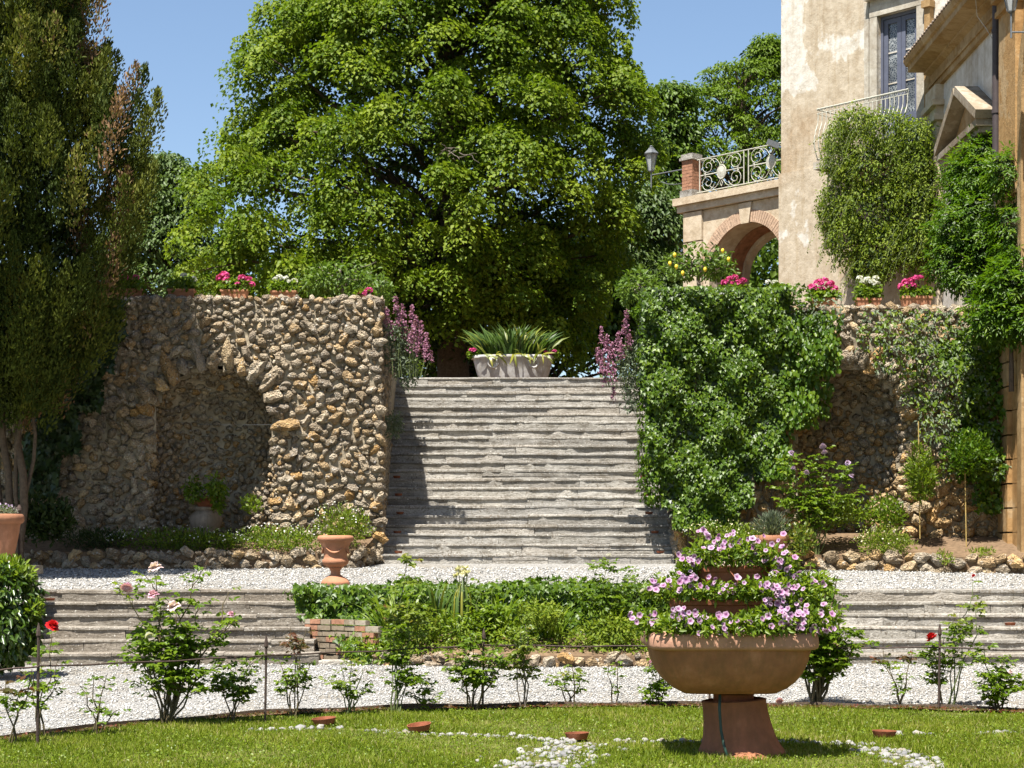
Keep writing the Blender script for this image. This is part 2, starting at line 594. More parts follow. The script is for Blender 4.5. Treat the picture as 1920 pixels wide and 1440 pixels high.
# ------------------------------------------------------------------ ground, lawn, gravel, terraces
BORD = np.array([(-9, 6.0), (-6, 10.4), (-5, 12.6), (-3.94, 14.38), (-3.17, 15.6), (-2.19, 16.64), (-1.18, 17.2), (.2, 17.5), (1.71, 17.6), (3.66, 17.3), (4.64, 16.9), (6, 16.1), (8, 14.2), (10, 11)])


def border(x):
    return float(np.interp(x, BORD[:, 0], BORD[:, 1]))


def gz(d):
    return .02 + .12 * max(0, min(1, (d - 17.5) / 4.75))


def gz2(d):
    return 1.005 + .315 * max(0, min(1, (d - 23.7) / 3.9))


def gravel_mat():
    m, n, b = nt('white_gravel')
    g = N_(n, 'ShaderNodeNewGeometry')
    v = n.nodes.new('ShaderNodeTexVoronoi')
    v.inputs['Scale'].default_value = 55
    n.links.new(g.outputs['Position'], v.inputs['Vector'])
    r = ramp(n, [(0, (.38, .37, .35)), (.55, (.36, .35, .33)), (.8, (.16, .155, .145)), (1, (.42, .41, .40))])
    n.links.new(v.outputs['Color'], r.inputs[0])
    t = noise_tex(n, 1.1, 5, .6, g.outputs['Position'])
    r2 = ramp(n, [(.34, (.82, .76, .66)), (.52, (1, 1, 1))])
    n.links.new(t.outputs[0], r2.inputs[0])
    c = mix(n, 1, r.outputs[0], r2.outputs[0], 'MULTIPLY')
    n.links.new(c, b.inputs['Base Color'])
    b.inputs['Roughness'].default_value = .9
    b.inputs['Specular IOR Level'].default_value = .2
    bump(n, b, v.outputs['Distance'], 1.0, .03)
    return m


M_gravel = gravel_mat()
M_lawn = plain('lawn_soil', (.12, .125, .035), .95, .1, .4, 5, .6)
M_peb = rock_mat('pebble', True)


def pebble_mat(name, use_obj):
    m, n, b = nt(name)
    g = N_(n, 'ShaderNodeNewGeometry')
    if use_obj:
        src = N_(n, 'ShaderNodeObjectInfo').outputs['Random']
    else:
        src = N_(n, 'ShaderNodeAttribute', attribute_name='var').outputs['Fac']
    r = ramp(n, [(0, (.14, .14, .145)), (.14, (.17, .17, .165)), (.5, (.24, .235, .225)), (.85, (.28, .27, .255)), (1, (.21, .18, .13))])
    n.links.new(src, r.inputs[0])
    t = noise_tex(n, 30, 4, .6, g.outputs['Position'])
    r2 = ramp(n, [(.35, (.8, .78, .74)), (.6, (1, 1, 1))])
    n.links.new(t.outputs[0], r2.inputs[0])
    c = mix(n, 1, r.outputs[0], r2.outputs[0], 'MULTIPLY')
    n.links.new(c, b.inputs['Base Color'])
    b.inputs['Roughness'].default_value = .75
    return m


M_pebble = pebble_mat('pebble_stone', True)
M_pebblej = pebble_mat('small_pebble', False)
M_chip = plain('gravel_chip', (.45, .44, .41), .9, .15, .2, 40, .3)
n_ = M_chip.node_tree
a_ = N_(n_, 'ShaderNodeAttribute', attribute_name='var')
r_ = ramp(n_, [(0, (.10, .10, .10)), (.16, (.17, .17, .165)), (.28, (.36, .355, .34)), (.8, (.42, .415, .40)), (1, (.28, .25, .20))])
n_.links.new(a_.outputs['Fac'], r_.inputs[0])
n_.links.new(r_.outputs[0], n_.nodes['Principled BSDF'].inputs['Base Color'])


def sheet(name, fn, xs, n_d, mat):
    """grid sheet: fn(x, s) -> (x, y, z) for s in 0..1"""
    v, f = [], []
    m = n_d + 1
    for x in xs:
        for j in range(m):
            v.append(fn(x, j / n_d))
    for i in range(len(xs) - 1):
        for j in range(n_d):
            f.append((i * m + j, (i + 1) * m + j, (i + 1) * m + j + 1, i * m + j + 1))
    o = MB().add(v, f).build(name, mat)
    return tag(o, kind='structure')


mb = MB()
mb.add([(-600, -60, -.03), (600, -60, -.03), (600, 900, -.03), (-600, 900, -.03)], [(0, 1, 2, 3)])
tag(mb.build('ground', M_lawn), kind='structure')
sheet('lawn', lambda x, s: (x, -3 + (border(x) + .25 + 3) * s, 0.004), np.linspace(-9, 10, 60), 8, M_lawn)
sheet('lower_gravel_path', lambda x, s: (x, border(x) + .12 + (22.6 - border(x) - .12) * s, gz(border(x) + .12 + (22.6 - border(x) - .12) * s)), np.linspace(-9, 10, 80), 10, M_gravel)
sheet('soil_strip', lambda x, s: (x, border(x) - .03 + .20 * s, gz(border(x) + .17 * s) + .008 + .006 * math.sin(x * 9 + s * 5)), np.linspace(-9, 10, 160), 3, M_soil)
sheet('upper_gravel_path', lambda x, s: (x, 23.68 + 4.4 * s, gz2(23.68 + 4.4 * s)), np.linspace(-12, 7.3, 20), 8, M_gravel)
mb = MB()
ZT = 4.63
mb.add([(-120, 28.3, ZT), (-2.2, 28.3, ZT), (-2.2, 33.6, ZT), (-120, 33.6, ZT), (2.6, 28.3, ZT), (120, 28.3, ZT), (120, 33.6, ZT), (2.6, 33.6, ZT),
        (-400, 33.6, ZT), (400, 33.6, ZT), (400, 700, ZT), (-400, 700, ZT)], [(0, 1, 2, 3), (4, 5, 6, 7), (8, 9, 10, 11)])
tag(mb.build('upper_terrace_ground', M_soil), kind='structure')

# gravel chips lying on the paths
OCT_F = [(0, 2, 4), (2, 1, 4), (1, 3, 4), (3, 0, 4), (2, 0, 5), (1, 2, 5), (3, 1, 5), (0, 3, 5)]


def chips(name, pts, size, mat, label):
    N = len(pts)
    base = np.array([(1, 0, 0), (-1, 0, 0), (0, 1, 0), (0, -1, 0), (0, 0, 1), (0, 0, -1)], float)
    s = size * (.5 + .9 * rng.random((N, 1, 1)) ** 2)
    V = base[None] * (1 + .45 * rng.normal(size=(N, 6, 1)).clip(-1, 1)) * np.array([1, .8, .55])[None, None]
    a = rng.random(N) * 6.28
    ca, sa = np.cos(a)[:, None], np.sin(a)[:, None]
    V = np.stack([V[..., 0] * ca - V[..., 1] * sa, V[..., 0] * sa + V[..., 1] * ca, V[..., 2] + .25 * V[..., 0] * rng.normal(size=(N, 1))], -1)
    V = V * s + pts[:, None, :]
    o = big_mesh(name, V, OCT_F, mat, None, rng.random(N))
    return tag(o, label, 'gravel', kind='stuff')


N = 46000
xs = rng.uniform(-5.4, 6.6, N)
bd = np.interp(xs, BORD[:, 0], BORD[:, 1])
ds = bd + .25 + (22.35 - bd - .25) * rng.random(N) ** .9
zs = .02 + .12 * np.clip((ds - 17.5) / 4.75, 0, 1) + .004
chips('gravel_chips', np.stack([xs, ds, zs], 1), .0145, M_chip, 'white gravel chips covering the lower path behind the roses')
N = 22000
xs = rng.uniform(-7.4, 7.2, N)
ds = rng.uniform(23.75, 26.9, N)
zs = 1.005 + .315 * np.clip((ds - 23.7) / 3.9, 0, 1) + .004
chips('gravel_chips', np.stack([xs, ds, zs], 1), .019, M_chip, 'white gravel chips on the terrace below the staircase')

# ------------------------------------------------------------------ pebble bands in the lawn
BANDS = [([(470, 1373), (600, 1367), (700, 1371), (800, 1378), (900, 1381), (1000, 1386), (1080, 1394), (1200, 1393), (1320, 1393), (1480, 1394), (1590, 1397), (1680, 1412), (1735, 1430), (1765, 1452)], .10, 430),
         ([(1085, 1394), (1060, 1410), (1020, 1430), (985, 1455)], .30, 300),
         ([(1640, 1408), (1700, 1424), (1745, 1450)], .2, 120),
         ([(1640, 1380), (1760, 1378), (1850, 1378), (1960, 1374)], .05, 70)]


def lawn_pt(px, py):
    d = E * F / (py - HY)
    return np.array([X(px, d), d])


peb = []
band_pts = []
for poly, w, cnt in BANDS:
    q = np.array([lawn_pt(*p) for p in poly])
    seg = np.linalg.norm(np.diff(q, axis=0), axis=1)
    cum = np.concatenate([[0], np.cumsum(seg)])
    for i in range(cnt):
        s = random.random() * cum[-1]
        c = np.array([np.interp(s, cum, q[:, 0]), np.interp(s, cum, q[:, 1])])
        if w < .15 and noise.noise(Vector((s * 1.7, w * 31, 0))) < -.28:
            continue
        a = random.gauss(0, .65) * w
        j = min(len(seg) - 1, int(np.searchsorted(cum, s) - 1))
        t = (q[j + 1] - q[j]) / seg[j]
        c = c + np.array([-t[1], t[0]]) * a + np.array([random.gauss(0, .02), random.gauss(0, .02)])
        peb.append((c[0], c[1], random.uniform(.010, .028) if random.random() < .85 else random.uniform(.026, .042)))
    for s in np.linspace(0, cum[-1], 60):
        band_pts.append((np.interp(s, cum, q[:, 0]), np.interp(s, cum, q[:, 1]), w))
band_pts = np.array(band_pts)


def rock_mesh(name, sub, seed, rough=.35, flat=.8):
    bm = bmesh.new()
    bmesh.ops.create_icosphere(bm, subdivisions=sub, radius=1.0)
    o = Vector((seed * 13.7, seed * 5.1, seed * 2.3))
    for v in bm.verts:
        p = v.co.copy()
        k = 1 + rough * (noise.noise(p * 1.1 + o) + .7 * noise.noise(p * 2.4 + o * 2) + .55 * abs(noise.noise(p * 4.5 + o)) - .2)
        # flatten some sides so that the stone has faces
        v.co = p * k
    for s in range(9):
        q = Vector((s * 1.7, s * .9, s * 2.3)) + o
        nn = Vector((noise.noise(q), noise.noise(q + Vector((0, 7, 5))), .8 * noise.noise(q + Vector((3, 9, 0))))).normalized()
        for v in bm.verts:
            h = v.co.dot(nn)
            if h > flat:
                v.co -= nn * (h - flat) * .8
    me = bpy.data.meshes.new(name)
    bm.to_mesh(me)
    bm.free()
    return me


PEB = []
for i in range(6):
    me = rock_mesh('pebble', 1, 50 + i, .14, .9)
    me.materials.append(M_pebble)
    me.polygons.foreach_set('use_smooth', [True] * len(me.polygons))
    PEB.append(me)
pr = root('pebble_edging', 'band of white river pebbles set in curves across the lawn', 'pebbles', (0, 14.3, 0))
peb.sort(key=lambda p: -p[2] / p[1])
for i, (x, y, r) in enumerate(peb[:300]):
    o = bpy.data.objects.new('pebble', PEB[i % 6])
    COL.objects.link(o)
    child_of(o, pr)
    o.location = (x, y, r * .3)
    o.rotation_euler = (random.uniform(-.3, .3), random.uniform(-.3, .3), random.uniform(0, 6.3))
    o.scale = (r * random.uniform(.9, 1.4), r * random.uniform(.8, 1.1), r * .7)


def joined_rocks(name, items, mat, parent, var=False):
    """items: (pos, 3x3 matrix, tint); one mesh of low stones"""
    vs = []
    bases = [np.array([v.co[:] for v in rock_mesh('t', 1, 80 + k, .7, .75).vertices]) for k in range(6)]
    tm = rock_mesh('t', 1, 80, .4, .8)
    fs = [tuple(p.vertices) for p in tm.polygons]
    for i, (p, m, c) in enumerate(items):
        vs.append(bases[i % 6] @ np.array(m).T + np.array(p))
    V = np.array(vs)
    return big_mesh(name, V, fs, mat, parent, var=rng.random(len(items)), col=np.array([i[2] for i in items]), smooth=False)


its = []
for (x, y, r) in peb[300:]:
    a = random.uniform(0, 6.3)
    its.append(((x, y, r * .3), [[r * 1.1 * math.cos(a), -r * math.sin(a), 0], [r * 1.1 * math.sin(a), r * math.cos(a), 0], [0, 0, r * .7]], (.6, .6, .58)))
tag(joined_rocks('small_pebbles', its, M_pebblej, pr), kind='stuff')

# ------------------------------------------------------------------ grass
N = 330000
xs = rng.uniform(-5.2, 5.6, N)
bd = np.interp(xs, BORD[:, 0], BORD[:, 1])
ds = 12.2 + (bd + .06 - 12.2) * rng.random(N) ** 1.15
keep = ds < bd + .05
dmin = np.full(N, 9.0)
for i in range(0, len(band_pts), 1):
    dmin = np.minimum(dmin, np.hypot(xs - band_pts[i, 0], ds - band_pts[i, 1]) / (band_pts[i, 2] * .8 + .02))
keep &= rng.random(N) < np.clip(dmin - .3, .16, 1)
fx = np.sin(xs * 2.1 + np.sin(ds * 1.7) * 1.3) * np.sin(ds * 1.9 + xs)
keep &= rng.random(N) < .75 + .25 * fx
xs, ds, fx = xs[keep], ds[keep], fx[keep]
n = len(xs)
tip = np.stack([rng.normal(size=n) * .55, rng.normal(size=n) * .55, np.ones(n)], 1)
nor = np.stack([rng.normal(size=n), rng.normal(size=n) - .6, np.full(n, .3)], 1)
hgt = (.022 + .035 * rng.random(n) ** 1.5) * (1 + .3 * fx)
dry = np.sin(xs * 3.1 + 1.3 * np.sin(ds * 2.2)) * np.sin(ds * 2.7 + .8 * np.sin(xs * 1.9)) + .5 * np.sin(xs * 7.3 + ds * 5)
var = np.clip(.45 + .25 * rng.normal(size=n) + .12 * fx + .16 * dry, 0, .93)
var[rng.random(n) < .04 + .10 * np.clip(dry, 0, 1)] = 1.0
g1 = leaf_mesh('grass', np.stack([xs, ds, np.zeros(n)], 1), tip, nor, hgt, .22, M_grass, None, BLADE, var)
tag(g1, 'short mown green grass of the front lawn', 'grass', kind='stuff')
# clover and low broad weeds among the grass
m = rng.random(n) < .11
c = np.stack([xs, ds, np.full(n, .012)], 1)[m]
c[:, 2] += rng.random(len(c)) * .018
k = len(c)
tip = np.stack([rng.normal(size=k), rng.normal(size=k), rng.normal(size=k) * .3 + .25], 1)
nor = np.stack([rng.normal(size=k) * .4, rng.normal(size=k) * .4 - .2, np.ones(k)], 1)
g2 = leaf_mesh('clover', c, tip, nor, .012 + .012 * rng.random(k), .9, M_lime, None, LEAF4)
tag(g2, 'small round clover leaves spread through the front lawn', 'clover', kind='stuff')

# ------------------------------------------------------------------ stone steps
ROCK_TINTS = [(.33, .285, .22), (.37, .325, .255), (.29, .255, .205), (.40, .36, .295), (.32, .265, .19), (.36, .275, .17), (.27, .24, .20)]
OCHRE_TINTS = [(.42, .30, .16), (.44, .33, .19), (.40, .31, .20), (.42, .28, .13), (.45, .37, .25)]


def slab(name, x0, x1, yf, depth, ztop, th, parent, mat, amp=.014, tilt=0.0):
    n = max(3, int((x1 - x0) / .07))
    v, f = [], []
    sd = random.uniform(0, 100)
    e0, e1 = random.uniform(-.01, .01), random.uniform(-.01, .01)
    for i in range(n + 1):
        t = i / n
        x = x0 + (x1 - x0) * t
        q = Vector((x * 2.2, sd, 0))
        q2 = Vector((x * 9, sd + 9, 3))
        j = amp * (noise.noise(q) * 1.2 + noise.noise(q2) * .6)
        if noise.noise(Vector((x * 4.5, sd, 7))) > .42:
            j += amp * 1.4
        zt = ztop + .006 * noise.noise(Vector((x * 1.3, sd, 5))) + tilt * (t - .5) + e0 * (1 - t) * .4 + e1 * t * .4
        tb = th * (1 + .25 * noise.noise(Vector((x * 3, sd, 11))))
        v += [(x, yf + j + .012, zt - tb), (x, yf + j, zt - tb * .75), (x, yf + j + .004, zt - .010), (x, yf + j + .016, zt), (x, yf + depth, zt), (x, yf + depth, zt - tb)]
    m = 6
    for i in range(n):
        for k in range(m):
            f.append((i * m + k, i * m + (k + 1) % m, (i + 1) * m + (k + 1) % m, (i + 1) * m + k))
    f.append(tuple(range(m - 1, -1, -1)))
    f.append(tuple(n * m + k for k in range(m)))
    return MB().add(v, f).build(name, mat, parent)


def cuts(x0, x1, lo, hi):
    c = [x0]
    while c[-1] < x1 - lo * .7:
        c.append(min(x1, c[-1] + random.uniform(lo, hi)))
    c[-1] = x1
    return c


def stair(rt, nst, y0, run, z0, rise, xl, xr, th, lo, hi, ms=None, mt=None):
    ms, mt = ms or M_step, mt or M_tread
    for k in range(nst):
        yf = y0 + k * run
        zt = z0 + (k + 1) * rise
        a, b = xl(k), xr(k)
        c = cuts(a, b, lo, hi)
        for i in range(len(c) - 1):
            slab('tread_slab', c[i] + .003, c[i + 1] - .003, yf - .017 + random.uniform(-.005, .005), run + .08, zt + random.uniform(-.005, .005), th * random.uniform(.8, 1.15), rt, mt, .011)
        c = cuts(a, b, lo * .5, hi * .9)
        for i in range(len(c) - 1):
            w = c[i + 1] - c[i]
            dy = random.uniform(-.008, .012)
            m_ = MB()
            hh = rise - th + .012
            if hh > .07 and random.random() < .14 and w > .25:
                # two thin courses
                sp = random.uniform(.35, .65)
                m_.box((c[i] + w / 2, yf + .06 + dy, zt - rise + hh * sp / 2 - .004), (w - .006, .12, hh * sp), 0, .004)
                m_.box((c[i] + w / 2, yf + .06 + dy + random.uniform(-.006, .008), zt - rise + hh * (1 + sp) / 2), (w - .006, .12, hh * (1 - sp) - .005), 0, .004)
            else:
                m_.box((c[i] + w / 2, yf + .06 + dy, zt - rise + hh / 2 - .002), (w - .006, .12, hh), 0, .005)
            m_.build('riser_stone', ms, rt)
    # the rough core behind the slabs
    v, f = [], []
    prof = []
    for k in range(nst):
        prof += [(y0 + k * run + .08, z0 + k * rise - .03), (y0 + k * run + .08, z0 + (k + 1) * rise - th - .004)]
    prof += [(y0 + nst * run + .1, z0 + nst * rise - th - .004), (y0 + nst * run + .1, z0 - .05)]
    for s, fn in ((0, xl), (1, xr)):
        for i, (y, z) in enumerate(prof):
            v.append((fn(min(nst - 1, i // 2)) + (.02 if s == 0 else -.02), y, z))
    m = len(prof)
    for i in range(m - 1):
        f.append((i, i + 1, m + i + 1, m + i))
    MB().add(v, f).build('core', M_mortar, rt)


RISE, RUN = .151, .28
st = root('stone_staircase', 'tall flight of weathered grey stone steps between the two rock walls', 'staircase', (.2, 27.6, 1.31))
stair(st, 22, 27.6, RUN, 1.31, RISE, lambda k: -1.97 - .16 * k / 21, lambda k: 2.40 + .06 * k / 21, .048, 1.2, 2.8)
sl_ = root('stone_steps', 'low flight of six grey steps on the left below the rock niche', 'steps', (-4.4, 22.25, .13))
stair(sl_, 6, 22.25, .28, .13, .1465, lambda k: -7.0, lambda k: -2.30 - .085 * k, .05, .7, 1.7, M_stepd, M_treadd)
sr_ = root('stone_steps', 'low flight of six pale steps at the right edge behind the red rose', 'steps', (5.7, 22.25, .13))
stair(sr_, 6, 22.25, .28, .13, .1465, lambda k: 3.95 + .02 * k, lambda k: 7.3, .05, .7, 1.7)

# ------------------------------------------------------------------ rock walls with arched niches
ROCKS = []
for i in range(14):
    me = rock_mesh('stone', 2, i + 1, .72, .7)
    me.materials.append(M_rock)
    ROCKS.append(me)


def pack(w, h, r_hi, r_lo, n, asp, ok, size_fn=None):
    """dart throwing from large to small: (x, z, r)"""
    pts = np.zeros((0, 3))
    out = []
    for i in range(n):
        t = i / n
        r = r_hi * (1 - t) ** 1.6 + r_lo * (1 - (1 - t) ** 1.6)
        for _ in range(4):
            x, z = random.uniform(0, w), random.uniform(0, h)
            if not ok(x, z, r):
                continue
            rr = r * (size_fn(x, z) if size_fn else 1)
            if len(out):
                a = pts[:len(out)]
                dd = ((a[:, 0] - x) / asp) ** 2 + (a[:, 1] - z) ** 2
                if np.any(dd < (.66 * (a[:, 2] + rr)) ** 2):
                    continue
            out.append((x, z, rr))
            if len(out) > len(pts):
                pts = np.concatenate([pts, np.zeros((400, 3))])
            pts[len(out) - 1] = (x, z, rr)
            break
    return out


def frame(nv, spin):
    n_ = Vector(nv).normalized()
    t = Vector((0, 0, 1)).cross(n_)
    if t.length < .01:
        t = Vector((1, 0, 0))
    t.normalize()
    b = n_.cross(t)
    c, s = math.cos(spin), math.sin(spin)
    return Matrix((t * c + b * s, b * c - t * s, n_)).transposed()


def place_stones(rt, items, limit=300):
    """items: (pos, normal, (a, b, c), spin, tint); the largest become parts, the rest one joined part"""
    items.sort(key=lambda q: -q[2][0] * q[2][1])
    for i, (p, nv, s, spin, tint) in enumerate(items[:limit]):
        o = bpy.data.objects.new('stone', ROCKS[(i * 5 + int(p[0] * 7)) % 14])
        COL.objects.link(o)
        child_of(o, rt)
        o.matrix_basis = Matrix.LocRotScale(Vector(p), frame(nv, spin).to_quaternion(), Vector(s))
        o.color = (*tint, 1)
    js = []
    for (p, nv, s, spin, tint) in items[limit:]:
        m = frame(nv, spin) @ Matrix.Diagonal(Vector(s))
        js.append((p, [list(r) for r in m], tint))
    if js:
        tag(joined_rocks('small_stones', js, M_rockj, rt), kind='stuff')


def tint_for(x, z, och):
    base = random.choice(OCHRE_TINTS) if random.random() < och else random.choice(ROCK_TINTS)
    k = random.uniform(.72, 1.1)
    return (base[0] * k * 1.16, base[1] * k * 1.12, base[2] * k * 1.07)


def rock_wall(rt, x0, x1, y0, zb, zt, xc, R, zs, D, ztopfn, ochfn, n_front, r_hi, r_lo, niche_n, side):
    def inarch(x, z, m=0):
        m += .13 * noise.noise(Vector((x * 2.1, z * 2.1, 3.3)))
        if z < zs:
            return abs(x - xc) < R + m
        return math.hypot(x - xc, z - zs) < R + m
    # mortar body: front grid, niche, top and the side towards the stairs
    st_ = .09
    nx, nz = int((x1 - x0) / st_), int((zt - zb) / st_)
    mbm = MB()
    v, f, idx = [], [], {}

    def vid(i, j):
        if (i, j) not in idx:
            x = x0 + (x1 - x0) * i / nx
            z = zb + (zt - zb) * j / nz
            idx[(i, j)] = len(v)
            v.append((x, y0 + .012 + .03 * noise.noise(Vector((x * 3, 0, z * 3))), z))
        return idx[(i, j)]
    for i in range(nx):
        for j in range(nz):
            x = x0 + (x1 - x0) * (i + .5) / nx
            z = zb + (zt - zb) * (j + .5) / nz
            if not inarch(x, z, -.03):
                f.append((vid(i, j), vid(i + 1, j), vid(i + 1, j + 1), vid(i, j + 1)))
    mbm.add(v, f)
    # niche surface
    na, nh = 20, 10
    v, f = [], []
    rows = []
    for j in range(nh + 1):
        rows.append((zb + (zs - zb) * j / nh, 1.0))
    for j in range(1, 9):
        e = j / 8 * math.pi / 2
        rows.append((zs + R * math.sin(e), math.cos(e)))
    for (z, k) in rows:
        for i in range(na + 1):
            a = math.pi * i / na
            w = .03 * noise.noise(Vector((i * .7, z * 3, 1)))
            v.append((xc + (R + .05 + w) * math.cos(a) * k, y0 + .03 + (D + w) * math.sin(a) * k, z))
    for j in range(len(rows) - 1):
        for i in range(na):
            f.append((j * (na + 1) + i, j * (na + 1) + i + 1, (j + 1) * (na + 1) + i + 1, (j + 1) * (na + 1) + i))
    mbm.add(v, f)
    th = 1.7
    mbm.add([(x0, y0, zt), (x1, y0, zt), (x1, y0 + th, zt), (x0, y0 + th, zt), (x0, y0 + th, zb), (x1, y0 + th, zb)], [(0, 1, 2, 3), (3, 2, 5, 4)])
    xi = x1 if side > 0 else x0
    xo = x0 if side > 0 else x1
    mbm.add([(xi, y0, zb), (xi, y0 + 6.1, zb), (xi - side * .16, y0 + 6.1, zt - .2), (xi, y0, zt)], [(0, 1, 2, 3)])
    mbm.add([(xi, y0 + th, zt), (xi - side * .16, y0 + 6.1, zt - .2), (xi - side * .75, y0 + 6.1, zt - .2), (xi - side * .75, y0 + th, zt)], [(0, 1, 2, 3)])
    mbm.add([(xo, y0, zb), (xo, y0 + th, zb), (xo, y0 + th, zt), (xo, y0, zt)], [(0, 1, 2, 3)])
    mbm.build('mortar_body', M_mortar, rt)
    items = []
    # front face
    ok = lambda x, z, r: not inarch(x0 + x, zb + z, r * .55)
    for (x, z, r) in pack(x1 - x0, zt - zb, r_hi, r_lo, n_front, 1.25, ok, lambda x, z: .75 if z > (zt - zb) - .35 else 1):
        wx, wz = x0 + x, zb + z
        items.append(((wx, y0 - .015 + random.uniform(-.02, .03), wz), (random.gauss(0, .35), -1, random.gauss(0, .35)),
                      (r * random.uniform(1.0, 1.6), r * random.uniform(.7, 1.0), r * random.uniform(.7, 1.15)), random.gauss(0, .8), tint_for(wx, wz, ochfn(wx, wz))))
    # voussoirs
    na = 15
    for i in range(na):
        a = math.pi * (i + .5) / na
        L = random.uniform(.11, .26)
        items.append(((xc + (R + L * .75) * math.cos(a), y0 - .05, zs + (R + L * .75) * math.sin(a)), (0, -1, -.1), (L * 1.15, random.uniform(.085, .12), .13), a + random.gauss(0, .2), tint_for(0, 0, .12)))
    # ragged corner stones of the jambs
    for sgn in (-1, 1):
        z = zb + .2
        while z < zs + .1:
            r = random.uniform(.06, .12)
            items.append(((xc + sgn * (R + random.uniform(-.03, .07)), y0 + random.uniform(-.02, .06), z), (-sgn * .5, -1, random.gauss(0, .2)), (r * 1.4, r * .9, r * .9), random.gauss(0, .4), tint_for(0, 0, .2)))
            z += r * 1.35
    # inside the niche
    W = math.pi * (R + D) / 2
    for (s, h, r) in pack(W, zs - zb + R * 1.3, r_hi * .8, r_lo, niche_n, 1.25, lambda x, z, r: True):
        a = math.pi * s / W
        z = zb + h
        k = 1.0
        nz = 0
        if z > zs:
            e = (z - zs) / (R * 1.3) * math.pi / 2
            k, nz = math.cos(e), -math.sin(e)
            z = zs + R * math.sin(e)
            if random.random() > k + .12:
                continue
        items.append(((xc + R * math.cos(a) * k, y0 + D * math.sin(a) * k, z), (-math.cos(a) * k, -math.sin(a) * k, nz + random.gauss(0, .15)),
                      (r * random.uniform(1, 1.4), r * random.uniform(.7, .95), r * .65), random.gauss(0, .5), tint_for(0, 0, ochfn(xc + R * math.cos(a), z) * .6 + .12)))
    # jagged top row
    x = x0
    while x < x1:
        r = random.uniform(.05, .105)
        items.append(((x, y0 + random.uniform(-.02, .25), zt + random.uniform(-.05, .02)), (0, -.6, 1), (r * 1.3, r, r * .85), random.uniform(-.8, .8), tint_for(0, 0, .03)))
        x += r * random.uniform(.7, 1.3)
    # face towards the stairs
    for (s, h, r) in pack(3.2, zt - zb, r_hi * .9, r_lo, 1500, 1.2, lambda x, z, r: z > x * .54 - .1):
        items.append(((xi - side * .16 * s / 6.1, y0 + s, zb + h), (side, random.gauss(0, .15), random.gauss(0, .15)), (r * 1.25, r * .9, r * .6), random.gauss(0, .5), tint_for(0, 0, .1)))
    place_stones(rt, items)


lw = root('rock_wall', 'tall rough tufa rock wall on the left with a shaded arched niche', 'rock wall', (-4.6, 27.6, 1.3))
rock_wall(lw, -8.6, -1.93, 27.6, 1.25, 5.24, -4.42, .93, 3.27, .85, None,
          lambda x, z: .38 * max(0, min(1, (2.9 - z) / 1.4)) * max(0, min(1, (x + 5.2) / 1.5)) + .08, 14000, .10, .028, 4200, 1)
rw = root('rock_wall', 'ochre rock wall on the right with a dark arched niche behind climbing plants', 'rock wall', (4.9, 27.6, 1.3))
rock_wall(rw, 2.42, 7.22, 27.6, 1.25, 5.10, 4.98, .80, 3.45, .9, None,
          lambda x, z: .9 * max(0, min(1, (4.0 - z) / 1.2)) + .15, 8000, .13, .034, 4000, -1)


# low rubble kerbs of the beds at the wall foot
def kerb(name, label, pts, h, och, n, rlo, rhi, limit=120):
    rt = root(name, label, 'kerb', pts[0])
    q = [Vector(p) for p in pts]
    items = []
    mbm = MB()
    for i in range(len(q) - 1):
        a, b = q[i], q[i + 1]
        t = (b - a)
        nv = Vector((t.y, -t.x, 0)).normalized()
        mbm.add([a + nv * .03 - Vector((0, 0, .1)), b + nv * .03 - Vector((0, 0, .1)), b + Vector((0, 0, h)), a + Vector((0, 0, h)), a - nv * .3 + Vector((0, 0, h)), b - nv * .3 + Vector((0, 0, h))], [(0, 1, 2, 3), (3, 2, 5, 4)])
        L = t.length
        for (s, z, r) in pack(L, h, rhi, rlo, int(n * L), 1.35, lambda x, z, r: True):
            p = a + t * (s / L) + Vector((0, 0, z)) + nv * random.uniform(-.02, .05)
            items.append((tuple(p), (nv.x + random.gauss(0, .2), nv.y, .25 + random.gauss(0, .2)), (r * random.uniform(1.1, 1.5), r * .85, r * .8), random.gauss(0, .4), tint_for(0, 0, och)))
    mbm.build('earth_core', M_soil, rt)
    place_stones(rt, items, limit)
    return rt


kerb('rubble_kerb', 'low rubble kerb of the flower bed under the left rock wall', [(-7.4, 26.75, gz2(26.75)), (-4.2, 26.7, gz2(26.7)), (-2.2, 26.85, gz2(26.8)), (-2.03, 27.5, 1.31)], .24, .15, 160, .035, .11)
kerb('rubble_kerb', 'low rubble kerb of the bed in front of the right rock wall', [(2.55, 27.45, 1.3), (3.2, 26.75, gz2(26.75)), (5.4, 26.35, gz2(26.3)), (7.2, 25.9, gz2(25.9))], .22, .35, 160, .035, .12)
kerb('rubble_kerb', 'line of rough stones edging the green bed below the terrace', [(-1.62, 22.16, .13), (-.2, 21.9, .13), (1.6, 21.95, .13), (3.9, 22.1, .13)], .13, .2, 120, .03, .09)
# soil of the beds
for nm, quad in (('flower_bed', [(-7.4, 26.76, 1.46), (-2.2, 26.86, 1.46), (-2.0, 27.8, 1.76), (-7.6, 27.8, 1.76)]),
                 ('flower_bed', [(2.6, 27.5, 1.46), (3.2, 26.8, 1.44), (5.4, 26.4, 1.42), (7.25, 25.95, 1.40), (7.25, 27.8, 1.78), (2.6, 27.8, 1.76)]),
                 ('flower_bed', [(-1.6, 22.28, .22), (-.2, 21.95, .25), (1.6, 22.0, .25), (3.95, 22.15, .22), (3.95, 23.5, .75), (-2.4, 23.5, .75), (-2.36, 23.03, .55)])):
    o = MB().add(quad, [tuple(range(len(quad)))]).build(nm, M_soil)
    tag(o, kind='structure')
